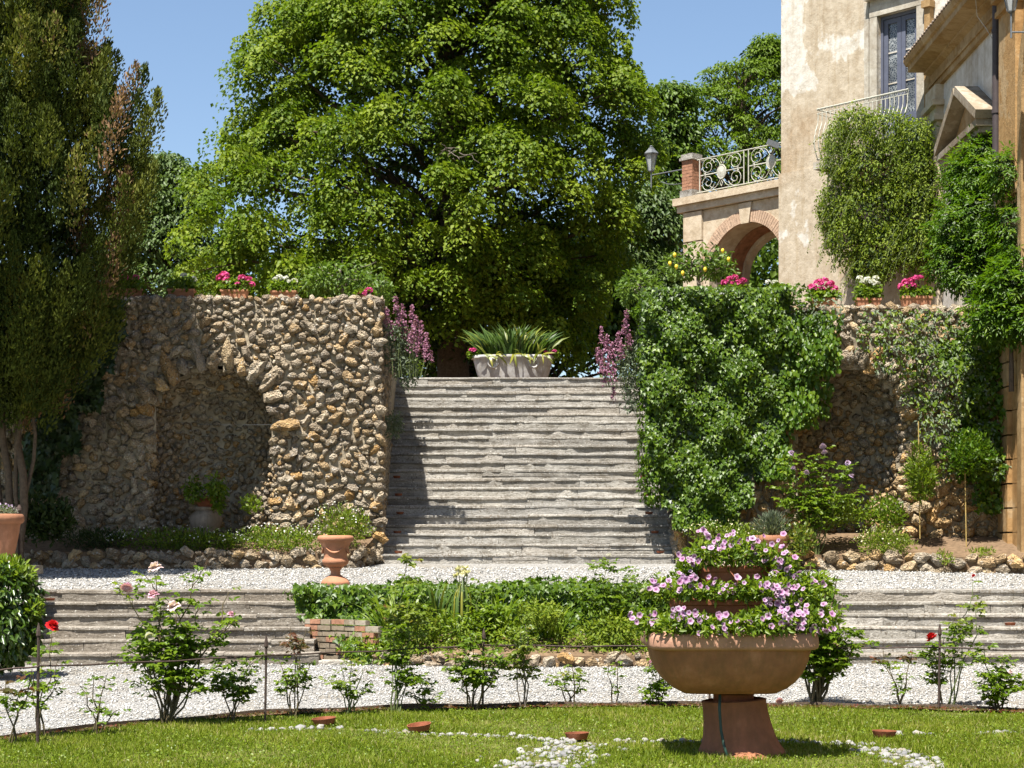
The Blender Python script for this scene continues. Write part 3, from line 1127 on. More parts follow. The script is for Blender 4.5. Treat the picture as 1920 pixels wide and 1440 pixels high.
# soil floor inside the niches
for xc, R in ((-4.42, .95), (4.98, .85)):
    v = [(xc - R, 27.7, 1.735)] + [(xc + R * math.cos(math.pi * i / 12), 27.7 + .85 * math.sin(math.pi * i / 12), 1.74) for i in range(13)]
    o = MB().add(v, [tuple(range(len(v)))]).build('niche_floor', M_soil)
    tag(o, kind='structure')

# retaining wall of the middle bed, brick at its left end
rb = root('brick_retaining_wall', 'low brick retaining wall mostly hidden by ivy under the urn', 'wall', (-1, 22.9, .2))
MB().box((.72, 23.62, .52), (6.7, .25, .93)).build('wall_core', M_mortar, rb)
mbx = MB()
wv = []
bw, bh = .21, .062
a0, a1 = Vector((-2.55, 23.0, 0)), Vector((-1.70, 22.35, 0))
dirv = (a1 - a0)
LL = dirv.length
dirv.normalize()
nv = Vector((dirv.y, -dirv.x, 0))
mbx.obox(a0 - nv * .2 + Vector((0, 0, .1)), dirv * LL, nv * .14, Vector((0, 0, .41)))
mbx.build('wall_core', M_mortar, rb)
for r_ in range(7):
    z = .17 + r_ * (bh + .010)
    s = (r_ % 2) * bw * .5 - .1
    while s < LL - .05:
        w = bw * random.uniform(.75, 1.1)
        o_ = a0 + dirv * max(0, s) - nv * .065 + Vector((0, 0, z + random.uniform(-.003, .003)))
        MB().obox(o_, dirv * (w - .01), nv * (.075 + random.uniform(-.008, .012)), Vector((0, 0, bh * random.uniform(.85, 1)))).build('brick', M_brick if random.random() < .3 else M_darkstone, rb)
        s += w
slab('coping_slab', -2.3, -1.6, 22.2, .3, .19, .06, rb, M_step)
for i, c in enumerate(cuts(-2.68, 3.9, .8, 1.5)[:-1]):
    slab('coping_slab', c, min(3.9, c + 1.1), 23.42, .34, 1.065, .07, rb, M_step)

# ------------------------------------------------------------------ villa: tower, arched bridge, right wing
A0 = Vector((7.29, 32.7, 0))
U = Vector((-.671, .741, 0)).normalized()
NO = Vector((-.741, -.671, 0)).normalized()
O2 = Vector((5.81, 35.82, 0))


def fr(origin):
    return lambda t, z, o=0.0: origin + U * t + NO * o + Vector((0, 0, z))


TW, BR = fr(A0), fr(O2)


def pbox(mb_, f, t0, t1, z0, z1, o0, o1):
    p = f(t0, z0, o0)
    return mb_.obox(p, f(t1, z0, o0) - p, f(t0, z0, o1) - p, Vector((0, 0, z1 - z0)))


tw = root('villa_tower', 'tall cream plastered villa tower with peeling walls at upper right', 'building', TW(1.6, 4.63))
mb = MB()
T1 = 3.31
w0, w1, wz0, wz1 = .205, 1.06, 8.55, 11.1
zt_ = 15.5
pbox(mb, TW, -2.5, w0, 4.6, zt_, 0, -6)
pbox(mb, TW, w1, T1, 4.6, zt_, 0, -6)
pbox(mb, TW, w0, w1, wz1, zt_, 0, -6)
pbox(mb, TW, w0, w1, 4.6, wz0, 0, -6)
pbox(mb, TW, w0, w1, wz0, wz1, -.5, -6)
mb.build('wall', M_plaster, tw)
mb = MB()
pbox(mb, TW, T1 - .012, T1 + .06, 4.6, 8.63, .0, -.3)
pbox(mb, TW, 0.2, T1 + .03, 4.6, 8.62, .03, -.02)
mb.build('lower_plaster', M_plaster, tw)
mb = MB()
for (a, b, c, d, o) in ((w1, w1 + .16, wz0, wz1 + .16, .06), (w0 - .16, w0, wz0, wz1 + .16, .06), (w0 - .16, w1 + .16, wz1 + .0, wz1 + .18, .065), (w0 - .22, w1 + .22, wz1 + .3, wz1 + .4, .16), (w0 - .16, w1 + .16, wz1 + .18, wz1 + .3, .05), (w1 + .2, w1 + .3, wz0, wz1 + .3, .03)):
    pbox(mb, TW, a, b, c, d, .004, o)
mb.build('window_surround', M_stonetrim, tw)


def glass_mat():
    m, n, b = nt('patterned_glass')
    g = N_(n, 'ShaderNodeTexCoord')
    v = n.nodes.new('ShaderNodeTexVoronoi')
    v.feature = 'DISTANCE_TO_EDGE'
    v.inputs['Scale'].default_value = 26
    n.links.new(g.outputs['Object'], v.inputs['Vector'])
    r = ramp(n, [(.0, (.24, .25, .25)), (.08, (.16, .17, .17)), (.16, (.03, .035, .04))])
    n.links.new(v.outputs['Distance'], r.inputs[0])
    t = noise_tex(n, 2.2, 3, .6, g.outputs['Object'])
    r2 = ramp(n, [(.4, (.5, .5, .5)), (.65, (1.4, 1.4, 1.4))])
    n.links.new(t.outputs[0], r2.inputs[0])
    c = mix(n, 1, r.outputs[0], r2.outputs[0], 'MULTIPLY')
    n.links.new(c, b.inputs['Base Color'])
    b.inputs['Roughness'].default_value = .12
    b.inputs['Specular IOR Level'].default_value = .6
    return m


M_glass = glass_mat()
wn_ = None
mb = MB()
pbox(mb, TW, w0, w1, wz0, wz0 + .04, -.16, -.06)
for (a, b) in ((w0, w0 + .05), (w1 - .05, w1)):
    pbox(mb, TW, a, b, wz0 + .04, wz1, -.16, -.06)
pbox(mb, TW, w0 + .05, w1 - .05, wz1 - .06, wz1, -.16, -.06)
wfr = mb.build('window', M_bluepaint, tw)
mid = (w0 + w1) / 2
for (a, b) in ((w0 + .055, mid - .004), (mid + .004, w1 - .055)):
    mb = MB()
    pbox(mb, TW, a, a + .085, wz0 + .045, wz1 - .065, -.14, -.085)
    pbox(mb, TW, b - .085, b, wz0 + .045, wz1 - .065, -.14, -.085)
    pbox(mb, TW, a + .085, b - .085, wz1 - .15, wz1 - .065, -.14, -.087)
    pbox(mb, TW, a + .085, b - .085, wz0 + .045, wz0 + .75, -.14, -.087)
    sash = mb.build('window_sash', M_bluepaint, wfr)
    zz = [wz0 + .75, wz0 + 1.33, wz0 + 1.88, wz1 - .15]
    for i in range(3):
        mb = MB()
        pbox(mb, TW, a + .085, b - .085, zz[i] + .012, zz[i + 1] - .0, -.125, -.115)
        mb.build('pane', M_glass, wfr)
        if i < 2:
            mb = MB()
            pbox(mb, TW, a + .085, b - .085, zz[i + 1] - .012, zz[i + 1] + .012, -.13, -.10)
            mb.build('glazing_bar', M_whitewall, wfr)
# grey moulding end and right pilaster of the tower
mb = MB()
pbox(mb, TW, -.12, .0, 4.6, zt_, .004, .12)
pbox(mb, TW, -.15, .03, 11.0, 11.12, .01, .17)
pbox(mb, TW, -.15, .03, 8.9, 9.02, .01, .17)
mb.build('pilaster', M_ochre, tw)

# balcony
bc = root('balcony', 'white iron balcony with bowed bars in front of the blue tower window', 'balcony', TW(1.0, 8.5))
mb = MB()
pbox(mb, TW, -.1, 2.05, 8.42, 8.55, .01, .62)
mb.build('balcony_slab', M_stonetrim, bc)
mb = MB()
for (a, b) in (((-.02, .60), (1.98, .60)), ((1.98, .60), (1.98, .02))):
    for z, r in ((9.50, .016), (9.42, .008), (8.6, .012)):
        MB().tube([TW(a[0], z, a[1]), TW(b[0], z, b[1])], r, 6).build('rail', M_whiteiron, bc)
for i in range(22):
    t = .0 + i * .093
    mb = MB()
    pts = []
    for s in np.linspace(0, 1, 9):
        z = 8.57 + (9.42 - 8.57) * s
        bow = .13 * math.sin(math.pi * min(1, s * 1.25)) * (1 - s * .3) if s < .8 else .0
        pts.append(TW(t, z, .60 + bow))
    mb.tube(pts, .011, 5)
    mb.build('baluster', M_whiteiron, bc)
mb = MB()
for i in range(26):
    t = .0 + i * .078
    a_ = np.linspace(0, 2 * math.pi * .8, 8)
    mb.tube([TW(t + .022 * math.cos(q), 9.46 + .026 * math.sin(q), .6) for q in a_], .006, 4)
mb.build('scroll_band', M_whiteiron, bc)

# arched bridge
def arch_wall(mb_, f, t0, t1, z0, z1, tc, R, zs, o0, o1, n=24):
    """wall slab between offsets o0 (front) and o1 (back) with a round arched opening"""
    pbox(mb_, f, t0, tc - R, z0, z1, o0, o1)
    pbox(mb_, f, tc + R, t1, z0, z1, o0, o1)
    for i in range(n):
        a, b = tc - R + 2 * R * i / n, tc - R + 2 * R * (i + 1) / n
        za = zs + math.sqrt(max(0, R * R - (a - tc) ** 2))
        zb_ = zs + math.sqrt(max(0, R * R - (b - tc) ** 2))
        v = [f(a, za, o0), f(b, zb_, o0), f(b, z1, o0), f(a, z1, o0), f(a, za, o1), f(b, zb_, o1), f(b, z1, o1), f(a, z1, o1)]
        mb_.add(v, [(0, 1, 2, 3), (4, 7, 6, 5), (0, 4, 5, 1)])


br = root('arched_bridge', 'cream arched terrace bridge left of the tower with a brick arch ring', 'building', BR(1.7, 4.63))
TC, RR, ZS = 1.72, .98, 7.08
mb = MB()
arch_wall(mb, BR, -1.2, 3.30, 4.6, 8.45, TC, RR, ZS, 0, -.55)
mb.build('arch_wall', M_cream, br)
mb = MB()
arch_wall(mb, BR, -1.2, 3.30, 4.6, 8.4, TC, RR * .97, ZS - .02, -.56, -.92, 20)
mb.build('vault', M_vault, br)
mb = MB()
arch_wall(mb, BR, -1.2, 3.30, 4.6, 8.4, TC, RR * .92, ZS - .06, -.93, -1.12, 20)
mb.build('rear_arch', M_cream, br)
for i in range(58):
    a0_, a1_ = math.pi * i / 58 + .004, math.pi * (i + 1) / 58 - .004
    if abs((a0_ + a1_) / 2 - math.pi / 2) < .13:
        continue
    r0, r1 = RR - .004, RR + .24
    mb = MB()
    o = .012 + random.uniform(0, .006)
    q = [(r0, a0_), (r0, a1_), (r1, a1_), (r1, a0_)]
    v = [BR(TC + r * math.cos(a), ZS + r * math.sin(a), o) for r, a in q] + [BR(TC + r * math.cos(a), ZS + r * math.sin(a), -.05) for r, a in q]
    mb.add(v, [(0, 1, 2, 3), (0, 4, 5, 1), (1, 5, 6, 2), (2, 6, 7, 3), (3, 7, 4, 0)])
    mb.build('arch_brick', M_arch if 'M_arch' in globals() else globals().setdefault('M_arch', plain('arch_brick', (.47, .33, .23), .9, .15, .35, 20, .5)), br)
mb = MB()
v = [BR(TC - .10, ZS + RR - .03, .05), BR(TC + .10, ZS + RR - .03, .05), BR(TC + .17, 8.44, .05), BR(TC - .17, 8.44, .05)]
v += [p - NO * .1 for p in v]
mb.add(v, [(0, 1, 2, 3), (0, 4, 5, 1), (1, 5, 6, 2), (2, 6, 7, 3), (3, 7, 4, 0)])
mb.build('keystone', M_cream, br)
mb = MB()
pbox(mb, BR, -1.0, 3.50, 8.46, 8.60, .10, -1.7)
pbox(mb, BR, -1.0, 3.56, 8.602, 8.75, .17, -1.75)
mb.build('cornice', M_cream, br)
for i in range(7):
    z0 = 8.44 - .62 * (i + 1)
    if z0 < 4.6:
        break
    mb = MB()
    pbox(mb, BR, 2.86, 3.36, z0 + .03, z0 + .62, .004, .06)
    pbox(mb, BR, 3.302, 3.36, z0 + .03, z0 + .62, .0, -.5)
    mb.build('quoin_block', M_cream, br)

# brick pier with stone cap
pi_ = root('brick_pier', 'small red brick pier with grey stone cap ending the iron railing', 'pier', BR(3.2, 8.75))
mb = MB()
pbox(mb, BR, 3.06, 3.40, 8.752, 8.90, .12, -.22)
mb.build('base_stone', M_step, pi_)
for r_ in range(9):
    z = 8.902 + r_ * .068
    for (a, b, c, d) in (((3.09, 3.235, .085, -.06), (3.24, 3.37, .085, -.19), (3.09, 3.235, -.065, -.19)) if r_ % 2 else ((3.09, 3.19, .085, -.19), (3.195, 3.37, .085, -.05), (3.195, 3.37, -.055, -.19))):
        mb = MB()
        pbox(mb, BR, a, b, z, z + .060, c + random.uniform(-.004, .004), d)
        mb.build('brick', M_brick, pi_)
mb = MB()
pbox(mb, BR, 3.10, 3.36, 8.9, 9.5, .075, -.18)
mb.build('mortar_core', M_cream, pi_)
mb = MB()
pbox(mb, BR, 3.05, 3.41, 9.515, 9.57, .125, -.23)
pbox(mb, BR, 3.07, 3.39, 9.572, 9.64, .10, -.2)
mb.build('cap_stone', M_step, pi_)

# railing with scrolls
rl = root('iron_railing', 'cream wrought iron railing with scrolls and oval rosettes on the bridge', 'railing', BR(1.7, 8.75))
ZB, ZTOP = 8.83, 9.50
OF = -.02
mb = MB()
for z in (ZB, ZTOP):
    MB().tube([BR(.1, z, OF), BR(3.05, z, OF)], .011, 6).build('rail', M_whiteiron, rl)
panels = [(1.80, 2.98), (.52, 1.68), (-.6, .45)]
for (a, b) in panels:
    for t in (a, b):
        mb = MB()
        mb.tube([BR(t, ZB, OF), BR(t, ZTOP, OF)], .012, 6)
        mb.build('post', M_whiteiron, rl)
    c, h = (a + b) / 2, (b - a) / 2
    zc, zh = (ZB + ZTOP) / 2, (ZTOP - ZB) / 2
    # oval rosette
    mb = MB()
    v = [BR(c, zc, OF + .03)]
    for k in range(16):
        q = 2 * math.pi * k / 16
        v.append(BR(c + .10 * math.cos(q), zc + .12 * math.sin(q), OF + .01))
    mb.add(v, [(0, k + 1, (k + 1) % 16 + 1) for k in range(16)])
    mb.tube([BR(c + .115 * math.cos(q), zc + .135 * math.sin(q), OF) for q in np.linspace(0, 2 * math.pi, 17)], .014, 5)
    mb.build('rosette', M_whiteiron, rl)
    for sx in (-1, 1):
        for sz in (-1, 1):
            # big C scroll: outer arc ending in a spiral
            mb = MB()
            cx_, cz_ = c + sx * h * .62, zc + sz * zh * .48
            pts = []
            for s in np.linspace(0, 1, 30):
                ang = s * 2 * math.pi * 1.65
                r = .165 * (1 - s) ** .8 + .02
                pts.append(BR(cx_ + sx * r * -math.cos(ang + .3), cz_ + sz * r * .95 * math.sin(ang + .3), OF))
            mb.tube(pts, .0075, 5)
            # leaf stems joining to the rosette
            pts = []
            for s in np.linspace(0, 1, 12):
                pts.append(BR(c + sx * (.02 + h * .5 * s), zc + sz * (.13 + .17 * math.sin(s * math.pi * .8)), OF))
            mb.tube(pts, .0065, 5)
            mb.build('scroll', M_whiteiron, rl)
    for sx in (-1, 1):
        mb = MB()
        mb.tube([BR(c + sx * .12, zc, OF), BR(c + sx * h * .95, zc, OF)], .012, 5)
        x_ = c + sx * h * .72
        for k in range(5):
            q = math.pi * (k / 4 - .5)
            mb.tube([BR(x_, zc, OF), BR(x_ + sx * .06 * math.cos(q), zc + .07 * math.sin(q), OF + .01)], [.012, .004], 4)
        mb.build('leaf_ornament', M_whiteiron, rl)
    for sz in (-1, 1):
        mb = MB()
        z_ = zc + sz * zh * .68
        mb.tube([BR(c, z_ - .06, OF), BR(c - .03, z_, OF), BR(c, z_ + .06, OF), BR(c + .03, z_, OF), BR(c, z_ - .06, OF)], .008, 4)
        mb.build('diamond_ornament', M_whiteiron, rl)


def lantern(rt, c, s, rimmat):
    c = Vector(c)
    mb_ = MB()
    mb_.lathe(c, [(.03 * s, -.02 * s), (.05 * s, 0), (.02 * s, .02 * s)], 6)
    mb_.lathe(c + Vector((0, 0, .30 * s)), [(.14 * s, 0), (.145 * s, .02 * s), (.07 * s, .09 * s), (.065 * s, .11 * s), (.03 * s, .13 * s), (.035 * s, .15 * s), (.01 * s, .17 * s)], 6)
    for k in range(6):
        q = 2 * math.pi * (k + .5) / 6
        mb_.tube([c + Vector((.055 * s * math.cos(q), .055 * s * math.sin(q), .01 * s)), c + Vector((.12 * s * math.cos(q), .12 * s * math.sin(q), .31 * s))], .008 * s, 4)
    mb_.build('lantern_frame', rimmat, rt)
    mb_ = MB()
    mb_.lathe(c, [(.048 * s, .012 * s), (.112 * s, .30 * s)], 6)
    mb_.build('lantern_glass', M_lampglass, rt)


M_lampglass, n_, b_ = nt('lamp_glass')
b_.inputs['Base Color'].default_value = (.55, .58, .6, 1)
b_.inputs['Roughness'].default_value = .15
b_.inputs['Alpha'].default_value = .55
lm = root('wall_lantern', 'grey hexagonal lantern on an arm projecting left from the brick pier', 'lantern', BR(3.38, 9.3))
lp = P(1221, 305, 39.0)
zarm = Z(315, 39.0)
mb = MB()
mb.tube([BR(3.36, 9.38, -.05), Vector((lp.x, lp.y, 9.38))], .014, 5)
mb.tube([BR(3.36, 9.05, -.05), BR(3.36, 9.55, -.05)], .02, 5)
a_ = BR(3.4, 9.1, -.05)
b_ = Vector((lp.x, lp.y, 9.36))
mb.tube([a_.lerp(b_, s) + Vector((0, 0, -.10 * math.sin(math.pi * s))) for s in np.linspace(0, .7, 10)], .009, 4)
mb.tube([Vector((lp.x, lp.y, 9.12)), Vector((lp.x, lp.y, 9.46))], .016, 5)
mb.build('bracket', M_greyiron, lm)
lantern(lm, (lp.x, lp.y, 9.46), 1.15, M_greyiron)
fl = root('floodlight', 'small grey floodlight clamped to the top of the iron railing', 'floodlight', BR(.98, 9.5))
mb = MB()
c = BR(.98, 9.52, .08)
mb.obox(c + Vector((-.12, -.05, -.05)), Vector((.22, .0, -.09)), Vector((0, .10, .02)), Vector((.04, 0, .10)))
mb.tube([BR(.98, 9.5, 0), c], .02, 5)
mb.build('lamp_head', M_greyiron, fl)

# right wing: facade in the plane x = XW facing left
XW = 7.29
wg = root('villa_wing', 'ochre villa wing on the right edge with deep cornice and rusticated pilaster', 'building', (XW, 28, 1.3))
MB().obox((XW, 27.62, 1.0), (6, 0, 0), (0, 5.1, 0), (0, 0, 8.46)).build('wall', M_whitewall, wg)
MB().obox((XW, 12.0, .0), (6, 0, 0), (0, 15.6, 0), (0, 0, 14)).build('loggia_wall', M_ochre2, wg)
MB().obox((XW + .5, 27.62, 9.46), (5, 0, 0), (0, 5.05, 0), (0, 0, 4)).build('attic_wall', M_whitewall, wg)
prof = [(0, 9.40), (.07, 9.40), (.07, 9.50), (.10, 9.50), (.10, 9.56), (.05, 9.58), (.06, 9.72), (.16, 9.76), (.16, 9.80), (.40, 9.84), (.40, 9.93), (.44, 9.95), (.47, 10.02), (.47, 10.06), (-.5, 10.14)]
ya, yb = 27.1, 32.25
v = [(XW - o, ya, z) for o, z in prof] + [(XW - o, yb + o * .6, z) for o, z in prof]
m_ = len(prof)
f = [(i, i + 1, m_ + i + 1, m_ + i) for i in range(m_ - 1)] + [tuple(range(m_, 2 * m_)), tuple(range(m_ - 1, -1, -1))]
MB().add(v, f).build('cornice', M_ochre, wg)
for i in range(34):
    y = ya + .1 + i * .155
    MB().add([(XW - .49, y, 10.062), (XW + .3, y, 10.19), (XW + .3, y + .075, 10.23), (XW - .49, y + .075, 10.10), (XW - .49, y + .145, 10.062), (XW + .3, y + .145, 10.19)], [(0, 1, 2, 3), (3, 2, 5, 4), (0, 3, 4)]).build('roof_tile', M_oldclay, wg)
# corner pilaster of the wing next to the tower, with capital
mb = MB()
mb.obox((XW - .10, 31.6, 4.6), (.1, 0, 0), (0, .62, 0), (0, 0, 4.2))
for (z, h, o) in ((8.8, .10, .16), (8.90, .14, .12), (9.04, .09, .2), (9.13, .27, .14)):
    mb.obox((XW - o, 31.54 - (o - .12), z), (o, 0, 0), (0, .74 + (o - .12) * 2, 0), (0, 0, h))
mb.build('pilaster', M_cream, wg)
# pedimented window head
pw = []
y0_, y1_, zb_, za_ = 27.95, 30.55, 7.88, 8.66
ym = (y0_ + y1_) / 2
mb = MB()
op = .34
mb.obox((XW - op, y0_, zb_), (op, 0, 0), (0, y1_ - y0_, 0), (0, 0, .10))
mb.obox((XW - op + .06, y0_ + .06, zb_ - .09), (op - .06, 0, 0), (0, y1_ - y0_ - .12, 0), (0, 0, .088))
for (a, b) in (((y0_ - .03, zb_ + .102), (ym, za_)), ((y1_ + .03, zb_ + .102), (ym, za_))):
    d_ = Vector((0, b[0] - a[0], b[1] - a[1]))
    nn = Vector((0, -d_.z, d_.y)).normalized() * (.13 if d_.y > 0 else -.13)
    mb.obox((XW - op - .03, a[0], a[1]), (op + .03, 0, 0), d_, nn)
ped = mb.build('pediment', M_darkstone, wg)
MB().add([(XW - .13, y0_ + .05, zb_ + .1), (XW - .13, y1_ - .05, zb_ + .1), (XW - .13, ym, za_ - .02)], [(0, 1, 2)]).build('tympanum', M_ochre, ped)
for y_ in (28.25, 30.05):
    MB().obox((XW - .12, y_, 5.2), (.12, 0, 0), (0, .25, 0), (0, 0, 2.58)).build('window_jamb', M_stonetrim, wg)
MB().obox((XW - .02, 28.5, 5.2), (.02, 0, 0), (0, 1.55, 0), (0, 0, 2.58)).build('window_glass', M_glass, wg)
# tall orange pilaster at the loggia, rusticated below
z = 1.42
i = 0
while z < 6.6:
    h = .352
    MB().obox((XW - .13, 26.98, z + .012), (.2, 0, 0), (0, .66, 0), (0, 0, h - .024)).build('rusticated_block', M_ochre2, wg)
    MB().obox((XW - .06, 26.35, z + .004), (.12, 0, 0), (0, .62, 0), (0, 0, h - .008)).build('rusticated_block', M_ochre2, wg)
    z += h
MB().obox((XW - .10, 26.4, .9), (.2, 0, 0), (0, 1.22, 0), (0, 0, .52)).build('plinth', M_ochre, wg)
mb = MB()
mb.obox((XW - .12, 26.6, 6.62), (.2, 0, 0), (0, .9, 0), (0, 0, 2.72))
for (zz_, h, o) in ((9.34, .08, .18), (9.42, .12, .15), (9.54, .1, .24), (9.64, .5, .2), (10.14, .14, .3), (10.28, .5, .22)):
    mb.obox((XW - o, 26.55, zz_), (o, 0, 0), (0, .95, 0), (0, 0, h))
mb.build('upper_pilaster', M_ochre2, wg)
mb = MB()
mb.tube([(XW - .10, 27.72, 5.6), (XW - .10, 27.72, 12.5)], .06, 10)
for zz_ in (6.5, 8.0, 9.2):
    mb.tube([(XW - .10, 27.72, zz_), (XW - .10, 27.72, zz_ + .05)], .072, 10)
pp = mb.build('downpipe', M_pipe, wg, True, 40)
# loggia arch recess near the frame edge
mb = MB()
for k in range(16):
    a0_, a1_ = math.pi / 2 * k / 16, math.pi / 2 * (k + 1) / 16
    for (r0, r1, o) in ((1.6, 1.82, .10),):
        q = [(r0, a0_), (r0, a1_), (r1, a1_), (r1, a0_)]
        v = [(XW - o, 24.75 + r * math.cos(a), 7.9 + r * math.sin(a)) for r, a in q] + [(XW, 24.75 + r * math.cos(a), 7.9 + r * math.sin(a)) for r, a in q]
        mb.add(v, [(3, 2, 1, 0), (0, 1, 5, 4), (2, 3, 7, 6)])
mb.obox((XW - .1, 26.35, 1.4), (.1, 0, 0), (0, .22, 0), (0, 0, 6.5))
mb.build('arch_moulding', M_ochre, wg)
lm2 = root('wall_lantern', 'grey hexagonal lantern cut off by the top right corner of the picture', 'lantern', (XW - .1, 25.2, 8.2))
lp = P(1896, 22, 25.6)
mb = MB()
mb.tube([(XW, 25.6, lp.z - .28), (lp.x, 25.6, lp.z - .28)], .014, 5)
mb.tube([(lp.x, 25.6, lp.z - .36), (lp.x, 25.6, lp.z)], .016, 5)
mb.tube([(XW - .02 - .1 * s, 25.6, lp.z - .30 - .1 * math.sin(3.1 * s)) for s in np.linspace(0, 1, 8)], .009, 4)
mb.build('bracket', M_greyiron, lm2)
lantern(lm2, (lp.x, 25.6, lp.z), 1.0, M_greyiron)
wr = MB()
wr.tube([P(1824, -60, 27.9), P(1832, 30, 28.0), P(1850, 55, 27.9), P(1862, 75, 27.85)], .006, 4)
wr.build('cable', M_whitewall, wg)


# ------------------------------------------------------------------ trees
def limb(mb_, a, b, r0, r1, wob=.12, n=7, sides=7):
    a, b = Vector(a), Vector(b)
    L = (b - a).length
    pts, rad = [], []
    o = Vector((random.uniform(0, 50), random.uniform(0, 50), 0))
    for i in range(n):
        s = i / (n - 1)
        w = Vector((noise.noise(o + Vector((s * 3, 0, 0))), noise.noise(o + Vector((0, s * 3, 9))), noise.noise(o + Vector((5, 0, s * 3))))) * L * wob * math.sin(math.pi * s)
        pts.append(a.lerp(b, s) + w + Vector((0, 0, L * .06 * math.sin(math.pi * s))))
        rad.append(r0 + (r1 - r0) * s)
    mb_.tube(pts, rad, sides, False)
    return pts


def pad_leaves(centres, radii, per, droop, axes=None):
    """leaves on flattened domes: points, tips, normals, var"""
    n = len(centres)
    c = np.repeat(centres, per, axis=0)
    r = np.repeat(radii, per, axis=0)
    m = n * per
    a = rng.random(m) * 2 * np.pi
    rho = np.sqrt(rng.random(m))
    ca, sa = np.cos(a), np.sin(a)
    lob = 1 + .25 * np.sin(a * 3 + c[:, 0] * 7) + .15 * np.sin(a * 5 + c[:, 2] * 9)
    x, y = rho * ca * lob, rho * sa * lob
    zz = .75 * np.sqrt(np.clip(1 - rho ** 2, 0, 1)) - .35 * rho ** 3 + rng.normal(size=m) * .10 - .45 * rng.random(m) ** 3
    loc = np.stack([x * r[:, 0], y * r[:, 0], zz * r[:, 1]], 1)
    if axes is not None:
        az_ = nrm(axes)
        ax_ = nrm(np.cross(np.array([[0.31, 0.95, 0.05]]), az_))
        ay_ = np.cross(az_, ax_)
        ax_, ay_, az_ = (np.repeat(q_, per, axis=0) for q_ in (ax_, ay_, az_))
        loc = loc[:, :1] * ax_ + loc[:, 1:2] * ay_ + loc[:, 2:] * az_
    p = c + loc
    tip = np.stack([ca * .8, sa * .8, -np.full(m, droop)], 1) + rng.normal(size=(m, 3)) * .45
    nor = np.stack([ca * .5, sa * .5, np.full(m, .9)], 1) + rng.normal(size=(m, 3)) * .4
    var = np.clip(np.repeat(rng.random(n), per) * .45 + rng.random(m) * .55 + .12 * (zz > .1), 0, 1)
    return p, tip, nor, var


def broad_tree(label, base, env, d0, depth, ybase, pads, padr, per, leaf, width, mat, trunk_top, trunk_r, seed, core=6000, group=None, barkmat=None, coremat=None):
    """env: rows (photo y, left x, right x) giving the outline of the crown at distance d0"""
    rt = root('broadleaf_tree', label, 'tree', base, group)
    env = np.array(env, float)
    cs, rs = [], []
    base = Vector(base)
    tries = 0
    while len(cs) < pads and tries < pads * 30:
        tries += 1
        y = random.uniform(env[0, 0], env[-1, 0])
        l, r = np.interp(y, env[:, 0], env[:, 1]), np.interp(y, env[:, 0], env[:, 2])
        a = random.uniform(0, 2 * math.pi)
        k = random.uniform(.25, 1) ** .45
        xx = (l + r) / 2 + math.cos(a) * k * (r - l) / 2
        half = (r - l) / 2 * d0 / F * depth
        d = d0 - math.sin(a) * k * half
        if math.sin(a) < -.3 and random.random() < .55:
            continue
        R = padr * random.uniform(.6, 1.25)
        # keep the pad inside the outline
        z = Z(y, d0)
        x = X(xx, d0)
        hw = R * .5
        lx, rx = X(l, d0) + hw, X(r, d0) - hw
        x = min(max(x, lx), rx) if rx > lx else (lx + rx) / 2
        cs.append((x, d, z))
        rs.append((R, R * random.uniform(.55, .9)))
    cs, rs = np.array(cs), np.array(rs)
    mid = np.array([base.x, d0, cs[:, 2].mean() - 1.0])
    axes = nrm(cs - mid) * np.array([[1, 1, .5]]) * .7 + np.array([[0, 0, .85]]) + rng.normal(size=cs.shape) * .25
    p, tip, nor, var = pad_leaves(cs, rs, per, .75, axes)
    s = leaf * (.7 + .6 * rng.random(len(p)))
    crown = leaf_mesh('crown', p, tip, nor, s, width, mat, rt, LEAF4, var)
    mbt = MB()
    top = Vector(trunk_top)
    main = limb(mbt, base, top, trunk_r, trunk_r * .45, .05, 10, 10)
    idx = list(range(len(cs)))
    random.shuffle(idx)
    for i in idx[:min(110, len(idx))]:
        q = Vector(cs[i])
        hz = q.z - abs(q.x - base.x) * .45 - .5
        a = base.lerp(top, min(.98, max(.25, (hz - base.z) / max(.1, top.z - base.z))))
        limb(mbt, a, q, trunk_r * .22, .015, .12, 6, 5)
    mbt.build('trunk', barkmat or M_bark, rt, True)
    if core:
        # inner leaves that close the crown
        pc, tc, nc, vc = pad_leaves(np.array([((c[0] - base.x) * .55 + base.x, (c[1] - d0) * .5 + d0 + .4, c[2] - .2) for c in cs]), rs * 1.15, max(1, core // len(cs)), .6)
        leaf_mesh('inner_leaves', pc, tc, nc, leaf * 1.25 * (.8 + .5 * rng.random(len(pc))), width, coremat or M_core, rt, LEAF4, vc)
    return rt


dL = 44.0
env = [(-330, 700, 980), (-220, 610, 1090), (-100, 570, 1150), (0, 545, 1180), (60, 480, 1165), (110, 455, 1175), (200, 450, 1215), (260, 400, 1245), (330, 360, 1240), (400, 335, 1215), (470, 320, 1180), (540, 330, 1150), (600, 420, 1130), (660, 560, 1090)]
linden = broad_tree('huge bright green linden tree towering over the top of the stairs', (X(852, dL), dL, ZT), env, dL, .75, 640, 820, .66, 330, .10, .8, M_linden, (X(830, dL), dL, Z(-80, dL)), .40, 1, 22000)
